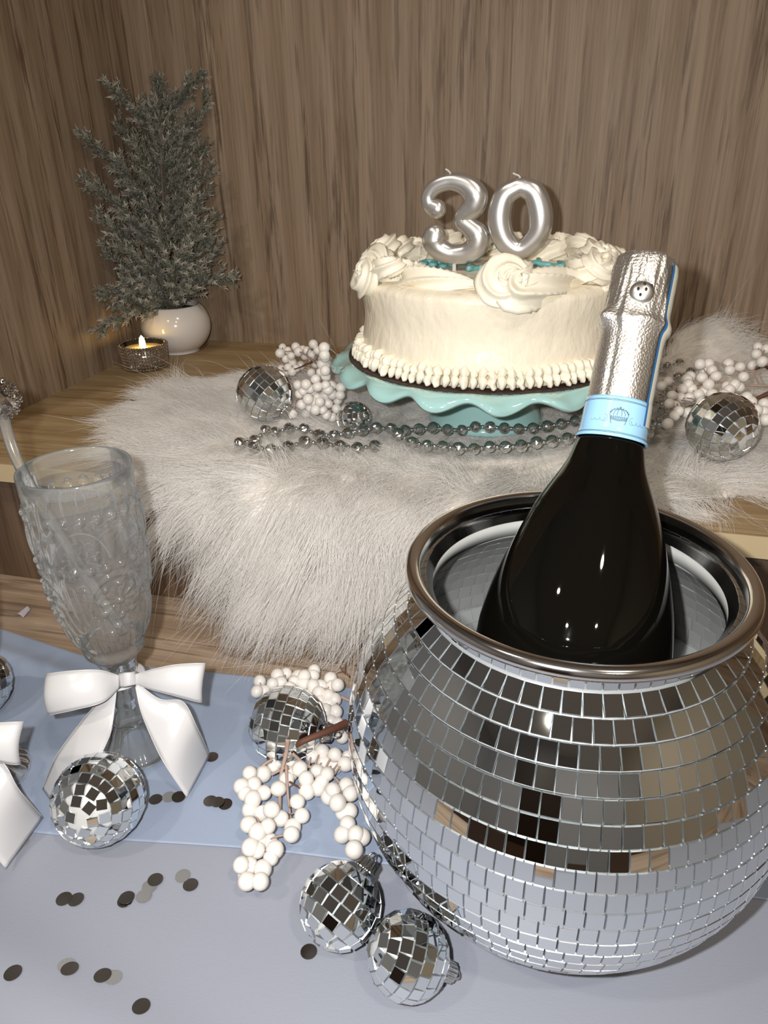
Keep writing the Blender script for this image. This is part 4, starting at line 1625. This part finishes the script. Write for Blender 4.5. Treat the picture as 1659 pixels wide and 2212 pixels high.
FARR = [(1580, 795), (1570, 850), (1645, 810), (1540, 935), (1615, 905), (1360, 920), (1370, 970), (1450, 945), (1475, 1020), (1350, 1090), (1410, 1080), (1370, 1115), (1330, 1155), (1440, 1100), (1150, 925), (1215, 920), (1180, 975), (1240, 970), (1270, 1015), (1165, 1025), (1250, 1040), (1215, 1075), (1050, 1040), (1075, 1020), (1060, 1075), (1020, 1110), (1085, 1110), (1000, 1180), (1070, 1175), (1140, 1150), (1180, 1130), (1240, 1150), (1165, 1205), (1160, 1240), (940, 1160), (910, 1055), (920, 1220), (960, 1240), (860, 1090), (990, 1275), (960, 1310), (910, 1370), (1060, 1290), (1480, 1180), (1450, 1210), (1530, 1210), (1500, 1170), (1630, 1220), (1625, 1280), (1570, 1270), (1640, 1340), (1700, 1250), (1720, 860)]
fr_ = []
for x, y in FARR:
    Y = 0.70 - 0.10 * (y - 800) / 500 + random.uniform(-0.008, 0.008)
    p = ony(1180 + x / 3.463, 520 + y / 3.463, Y)
    fr_.append(np.array([p[0], p[1], max(p[2], zmin)]))


def gr(x, y, Y=0.65):
    p = ony(1180 + x / 3.463, 520 + y / 3.463, Y)
    p[2] = max(p[2], zmin)
    return p


sprig('berry_sprig', 'spreading white berry sprig with brown twigs on the fur behind the bottle', fr_,
      [([gr(1760, 1100, .64), gr(1600, 1170, .64), gr(1540, 1200, .635)], 0.0022, 'twig'), ([gr(1700, 1090, .65), gr(1600, 1085, .655), gr(1440, 1080, .655), gr(1280, 1060, .66), (gr(1100, 1100, .645)), gr(960, 1190, .63)], 0.0011, 'pale_twig'),
       ([gr(1600, 1085, .655), gr(1560, 980, .67), gr(1600, 880, .69)], 0.0011, 'pale_twig'), ([gr(1720, 1010, .66), gr(1640, 940, .68), gr(1570, 960, .67)], 0.0016, 'twig'), ([gr(1560, 980, .67), gr(1460, 980, .67), gr(1370, 950, .675)], 0.0009, 'pale_twig')], 0.0046)

# ------------------------------------------------------------------ bead garlands
bv, bf = uvsphere(12, 8)
BEAD = mesh('bead', bv, bf, False)
BEAD.materials.append(MATS['bead_silver'])
bv, bf = uvsphere(8, 6)
BEADS = mesh('spacer_bead', bv, bf, True)
BEADS.materials.append(MATS['bead_silver'])


def fur_hump(X, t):
    return 0.046 * np.exp(-((X - 0.135) / 0.05) ** 2) * np.clip((t - 0.30) / 0.11, 0, 1) ** 1.5


def garland(label, strands, rb0=0.0051):
    P0 = np.array([onz(x, y, ZFUR + 0.010) for s_ in strands for x, y in s_])
    root = thing('bead_garland', (P0[:, 0].mean(), P0[:, 1].mean(), ZS + 0.005), label, 'bead garland', 'silver bead garlands')
    for s_ in strands:
        P = [onz(x, y, ZFUR + 0.009 + random.random() * 0.003) for x, y in s_]
        for i, (x, y) in enumerate(s_):      # up on the bunched fur by the wall
            for _ in range(4):
                P[i] = onz(x, y, ZFUR + 0.010 + fur_hump(P[i][0], P[i][1] - YF + 0.004))
        for p in P:      # the strands lie around the stand's foot
            dx, dy = p[0] - KX, p[1] - KY
            rr_ = math.hypot(dx, dy)
            if rr_ < 0.0575:
                p[0], p[1] = KX + dx / rr_ * 0.0575, KY + dy / rr_ * 0.0575
        obj('string', tube(catmull(P, 6 * len(P)), 0.0004, 5), 'bead_silver', root)
        for i, p in enumerate(P):
            x, y, z = jitter_frame(np.array([1.0, 0, 0]), np.array([0, 1.0, 0]), np.array([0, 0, 1.0]), 0.5)
            s = rb0 * random.uniform(0.92, 1.05)
            inst('bead', BEAD, root, p, x, y, z, (s, s, s))
            if i + 1 < len(P):
                inst('spacer_bead', BEADS, root, (p + P[i + 1]) / 2, scale=(0.0018,) * 3)
    return root


def walk(pts, step):
    c = catmull([(x, y, 0) for x, y in pts], 600)[:, :2]
    d = np.concatenate([[0], np.cumsum(np.linalg.norm(np.diff(c, axis=0), axis=1))])
    n_ = int(d[-1] / step)
    return [(float(np.interp(k * step, d, c[:, 0])), float(np.interp(k * step, d, c[:, 1]))) for k in range(n_ + 1)]


garland('silver faceted bead garland looped on the fur around the cake stand foot',
        [walk([(518, 958), (560, 948), (582, 920), (600, 936), (640, 922), (690, 940)], 33), walk([(548, 966), (600, 972), (650, 955), (700, 958), (770, 968), (820, 962)], 38),
         walk([(690, 940), (730, 940), (780, 930), (820, 924), (880, 930), (930, 924), (990, 930), (1035, 920), (1090, 925), (1140, 926), (1200, 918), (1262, 905)], 31),
         walk([(860, 938), (890, 956), (912, 962), (960, 966), (1015, 970), (1070, 964), (1110, 966), (1160, 956), (1200, 952), (1262, 940)], 34)])
garland('silver faceted bead garland piled on the fur between bottle and berries',
        [walk([(1400, 935), (1432, 900), (1425, 860), (1445, 835), (1470, 810), (1500, 800), (1560, 768)], 30), walk([(1405, 915), (1400, 880), (1440, 845), (1480, 850)], 30), walk([(1415, 800), (1450, 790), (1490, 780), (1530, 790), (1545, 810)], 28)])

# ------------------------------------------------------------------ confetti
disc_v, disc_f = [(0, 0, 0.008)], []
for j in range(20):
    t = 2 * pi * j / 20
    disc_v.append((math.cos(t), math.sin(t), 0.0))
for j in range(20):
    disc_v.append((math.cos(2 * pi * j / 20), math.sin(2 * pi * j / 20), -0.06))
disc_f = [(0, 1 + j, 1 + (j + 1) % 20) for j in range(20)] + [(1 + j, 21 + j, 21 + (j + 1) % 20, 1 + (j + 1) % 20) for j in range(20)] + [tuple(range(40, 20, -1))]
DARK = mesh('confetti_dot', disc_v, disc_f, False)
DARK.materials.append(MATS['foil_dot'])
GLIT = mesh('confetti_dot', disc_v, disc_f, False)
GLIT.materials.append(MATS['glitter'])
C2 = [(440, 450, 0), (523, 455, 0), (862, 462, 0), (872, 442, 0), (1030, 365, 1), (1070, 318, 0), (990, 430, 1), (1258, 292, 1), (1313, 353, 0), (88, 960, 0), (455, 905, 1), (480, 930, 0), (780, 990, 1), (707, 977, 0), (973, 1190, 0), (150, 55, 1)]
C1 = [(1072, 1232, 0), (1165, 1215, 1), (1230, 1215, 0), (1448, 1243, 0), (1553, 1265, 0), (1498, 1250, 0), (1460, 940, 0)]
conf = [(x / 3.19, 1800 + y / 3.19, k) for x, y, k in C2] + [(x / 3.19, 1340 + y / 3.19, k) for x, y, k in C1] + [(600 + 222 / 3.318, 1820 + 780 / 3.318, 0)]
CLABEL = ['plain foil confetti dot of an overlapping pair in front of the bare-poled mirror ball'] * 2 + ['plain dark foil confetti dot of a stacked pair touching a glitter dot'] * 2 + [
    'glitter confetti dot half covered by a streaked dark foil dot', 'streaked dark foil confetti dot lying on top of a glitter dot', 'glitter confetti dot beside the stacked pair of plain foil dots',
    'glitter confetti dot touching a plain dot near the drooping berry tip', 'plain grey foil confetti dot touching a glitter dot near the drooping berry tip', 'lone brown streaked foil confetti dot farthest from the ice bucket',
    'glitter confetti dot almost hidden under a black-looking dot', 'black-looking foil confetti dot lying over a glitter dot', 'glitter confetti dot peeking out from beneath a brown-grey dot', 'brown-grey foil confetti dot overlapping the edge of a glitter dot',
    'lone pale bronze foil confetti dot on the bare front part of the cloth', 'lone glitter confetti dot beside the tail of the cropped bow', 'plain foil confetti dot between the bare-poled mirror ball and a glitter dot',
    'crinkled glitter confetti dot between two plain dots beside the bare-poled ball', 'plain foil confetti dot by the bow tail touching a crinkled glitter dot'] + ['dark foil confetti dot in the overlapping row of three near the berries'] * 3 + [
    'foil confetti dot peeking out from under the bow tail', 'lone foil confetti dot beside the mirror ball whose cap points towards the berries']
done = []
for x, y, k in conf:
    p = onz(x, y, 0.004)
    zt_ = float(fold_h(p[0], p[1])) + (0.0011 if p[1] > lerp_curve(p[0], FOLD) else 0) + 0.0009
    for q in done:
        if np.hypot(*(q[:2] - p[:2])) < 0.0075:
            zt_ = max(zt_, q[2] + 0.0006)
    p = onz(x, y, zt_)
    done.append(p)
    o = bpy.data.objects.new('confetti_dot', GLIT if k else DARK)
    link(o)
    o.location = tuple(p)
    o.scale = (0.0041, 0.0041, 0.0041)
    gx_ = float(fold_h(p[0] + 0.002, p[1]) - fold_h(p[0] - 0.002, p[1])) / 0.004
    gy_ = float(fold_h(p[0], p[1] + 0.002) - fold_h(p[0], p[1] - 0.002)) / 0.004
    o.rotation_euler = (math.atan(gy_) + random.gauss(0, 0.03), -math.atan(gx_) + random.gauss(0, 0.03), random.random() * 0.3)   # lies along the cloth
    tag(o, CLABEL[len(done) - 1], 'confetti', 'glitter confetti dots' if k else 'plain foil confetti dots')
sp_ = onz(50, 1322, 0.002)
single('paper_petal', grid(lambda u, v: sp_ + np.array([(u - 0.5) * 0.009 * (1 - 0.5 * v), (v - 0.5) * 0.012, 0.003 * math.sin(pi * u) - 0.001]), 8, 8), 'scrap', sp_, 'tiny pale lilac petal lying on the bare desk', 'petal')

# ------------------------------------------------------------------ fur throw
LIFT = 0.003


def drape(X, t):
    """t: distance from the shelf's front edge, positive back over the shelf, negative hanging down."""
    rr_ = 0.014
    X, t = np.asarray(X, float), np.asarray(t, float)
    y = np.where(t > 0, YF - 0.004 + t, YF - 0.004 + 0.0 * t)
    z = np.full_like(t, ZS + LIFT)
    a = np.clip(-t / rr_, 0, pi / 2)
    bend = t <= 0
    y = np.where(bend, YF - 0.004 - rr_ * np.sin(a), y)
    z = np.where(bend, ZS + LIFT - rr_ * (1 - np.cos(a)), z)
    over = np.maximum(0, -t - rr_ * pi / 2)
    y = y - over * 0.16
    z = z - over * 0.987
    ny = np.where(bend, -np.sin(a), 0.0)
    nz = np.where(bend, np.cos(a), 1.0)
    # bunched up against the back wall behind the bottle
    hump = fur_hump(X, t)
    z = z + hump
    z = z + 0.006 * np.exp(-((t - 0.02) / 0.03) ** 2) * (0.5 + 0.5 * np.sin(21 * X)) * (t > -0.01)
    y = np.minimum(y, YB - 0.012)
    return np.stack([X, y, np.maximum(z, 0.006)], -1), np.stack([0 * X, ny, nz], -1)


OUT = np.array([(-0.330, 0.006), (-0.375, 0.06), (-0.415, 0.13), (-0.425, 0.18), (-0.405, 0.225), (-0.36, 0.262), (-0.30, 0.28), (-0.22, 0.285), (-0.05, 0.31), (0.08, 0.36), (0.10, 0.42), (0.25, 0.42), (0.30, 0.25), (0.26, 0.12), (0.17, 0.085),
                (0.128, 0.062), (0.090, 0.038), (0.05, 0.010), (0.015, -0.03), (-0.03, -0.070), (-0.09, -0.090), (-0.155, -0.098), (-0.20, -0.090), (-0.245, -0.066), (-0.285, -0.034)])


def inside(P, poly):
    x, y = P[:, 0], P[:, 1]
    r = np.zeros(len(P), bool)
    j = len(poly) - 1
    for i in range(len(poly)):
        xi, yi = poly[i]
        xj, yj = poly[j]
        c = ((yi > y) != (yj > y)) & (x < (xj - xi) * (y - yi) / (yj - yi + 1e-12) + xi)
        r ^= c
        j = i
    return r


fur = thing('fur_throw', (-0.1, 0.6, ZS), 'long-haired white faux fur throw draped over the front of the shelf', 'fur throw')
# backing: a grid clipped to the outline
nx, nt = 130, 110
gx, gt = np.linspace(-0.45, 0.33, nx), np.linspace(-0.13, 0.44, nt)
PP = np.array([(x, t) for t in gt for x in gx])
ins = inside(PP, OUT)
pos, _ = drape(PP[:, 0], PP[:, 1])
fcs = [(j * nx + i, j * nx + i + 1, (j + 1) * nx + i + 1, (j + 1) * nx + i) for j in range(nt - 1) for i in range(nx - 1) if ins[j * nx + i] and ins[j * nx + i + 1] and ins[(j + 1) * nx + i] and ins[(j + 1) * nx + i + 1]]
used = sorted({i for q in fcs for i in q})
mp_ = {u: k for k, u in enumerate(used)}
o = obj('backing', (pos[used], [tuple(mp_[i] for i in q) for q in fcs]), 'fur_backing', fur)
sd = o.modifiers.new('thickness', 'SOLIDIFY')
sd.thickness = 0.0025
sd.offset = -1

# objects pressing the pile down (centre, radius)
PRESS = [(onz(572, 850, ZFUR + 0.026), 0.024), (onz(764, 904, ZFUR + 0.014), 0.013), (onz(1560, 922, ZFUR + 0.024), 0.025), (np.array([KX, KY, 0]), 0.070), (np.array([KX + 0.012, KY - 0.05, 0]), 0.05)]
for nm in [o_ for o_ in bpy.data.objects if o_.name.startswith('bead') and o_.parent]:
    PRESS.append((np.array(nm.location) + origin_of(nm.parent), 0.009))
PC = np.array([p[0][:2] for p in PRESS])
PRr = np.array([p[1] for p in PRESS])

NCL, NH, NP = 3000, 36, 7
C0 = []
while len(C0) < NCL:
    q = np.stack([rng.uniform(-0.43, 0.31, 4000), rng.uniform(-0.12, 0.42, 4000)], 1)
    q = q[inside(q, OUT)]
    C0 += q.tolist()
C0 = np.array(C0[:NCL])
cl_id = np.repeat(np.arange(NCL), NH)
root2 = C0[cl_id] + rng.normal(0, 0.0068, (NCL * NH, 2))
ok = inside(root2, OUT)
root2, cl_id = root2[ok], cl_id[ok]
R3, N3 = drape(root2[:, 0], root2[:, 1])
Rc, Nc = drape(C0[:, 0], C0[:, 1])


def flow_dir(P2, P3, Nn):
    """which way the pile lies: outwards from the middle of the throw, down on the hanging flap."""
    x, t = P2[:, 0], P2[:, 1]
    cx, ct = -0.05, 0.24
    fx_, ft = (x - cx) / 0.20, (t - ct) / 0.13
    ln = np.hypot(fx_, ft) + 1e-6
    fx_, ft = fx_ / ln, ft / ln
    ft = ft - 0.35
    fx_ = fx_ - 0.38 * np.clip((0.05 - t) / 0.06, 0, 1) * np.clip((0.02 - x) / 0.1, 0, 1)
    # tangent of increasing t: +y on the shelf, +z on the flap
    ty = -Nn[:, 2] * -1.0
    tz = -Nn[:, 1]
    d = np.stack([fx_, ft * ty, ft * tz], 1)
    d /= np.linalg.norm(d, axis=1, keepdims=True)
    return d


wob = np.stack([np.sin(31 * C0[:, 0] + 23 * C0[:, 1] * 1.7), np.sin(27 * C0[:, 0] - 33 * C0[:, 1] + 1.0), np.cos(19 * C0[:, 0] + 41 * C0[:, 1])], 1) * 0.35 + rng.normal(0, 0.22, (NCL, 3))
fc = flow_dir(C0, Rc, Nc) + wob
hang = np.clip(-C0[:, 1] / 0.03, 0, 1)[:, None]
upw = 0.62 - 0.20 * hang + rng.normal(0, 0.12, (NCL, 1))
dc = fc + Nc * upw
dc /= np.linalg.norm(dc, axis=1, keepdims=True)
Lc = np.interp(C0[:, 1], [-0.12, -0.03, 0.03, 0.15, 0.42], [0.046, 0.050, 0.046, 0.034, 0.040]) * rng.uniform(0.8, 1.15, NCL)
dh = dc[cl_id] + rng.normal(0, 0.10, (len(cl_id), 3))
dh /= np.linalg.norm(dh, axis=1, keepdims=True)
Lh_ = Lc[cl_id] * rng.uniform(0.65, 1.12, len(cl_id))
stray = rng.random(len(cl_id)) < 0.03
Lh_[stray] *= 1.25
dh[stray] += rng.normal(0, 0.3, (stray.sum(), 3))
# pile under things is short and flat
dm = np.full(len(R3), 9.0)
for k in range(0, len(PC), 1):
    dm = np.minimum(dm, np.hypot(R3[:, 0] - PC[k, 0], R3[:, 1] - PC[k, 1]) - PRr[k])
press = dm < 0.004
Lh_[press] = 0.010
near = (~press) & (dm < 0.016) & (root2[:, 1] > 0.0)
Lh_[near] *= 0.75
sgrid = np.linspace(0, 1, NP)
pts3 = np.zeros((len(R3), NP, 3))
swirl = rng.normal(0, 0.16, (NCL, 3))[cl_id] + rng.normal(0, 0.05, (len(cl_id), 3))
grav = np.array([0, 0, -1.0])
for k, s in enumerate(sgrid):
    p = R3 + (dh * s + (grav * 0.42 + swirl) * s * s) * Lh_[:, None]
    pull = (Rc[cl_id] - R3) * (0.62 * s ** 1.3)[..., None] if np.ndim(s) else (Rc[cl_id] - R3) * (0.62 * s ** 1.3)
    p = p + pull * (~stray)[:, None]
    over_shelf = (p[:, 1] > YF)
    p[:, 2] = np.where(over_shelf, np.maximum(p[:, 2], ZS + 0.0015 + 0.004 * s), np.maximum(p[:, 2], 0.0045 + 0.004 * s))
    p[:, 1] = np.minimum(p[:, 1], YB - 0.003)
    pts3[:, k] = p
o3 = np.array(fur.location)
cu = bpy.data.hair_curves.new('fur_pile')
cu.add_curves([NP] * len(R3))
cu.position_data.foreach_set('vector', (pts3 - o3).astype(np.float32).ravel())
ra = cu.attributes.get('radius') or cu.attributes.new('radius', 'FLOAT', 'POINT')
rad_ = np.tile(0.00013 * np.array([1.0, 1.0, 0.95, 0.85, 0.7, 0.5, 0.2]), len(R3)).astype(np.float32)
ra.data.foreach_set('value', rad_)
cu.materials.append(MATS['fur'])
o = bpy.data.objects.new('fur_pile', cu)
link(o, fur)
o['kind'] = 'stuff'
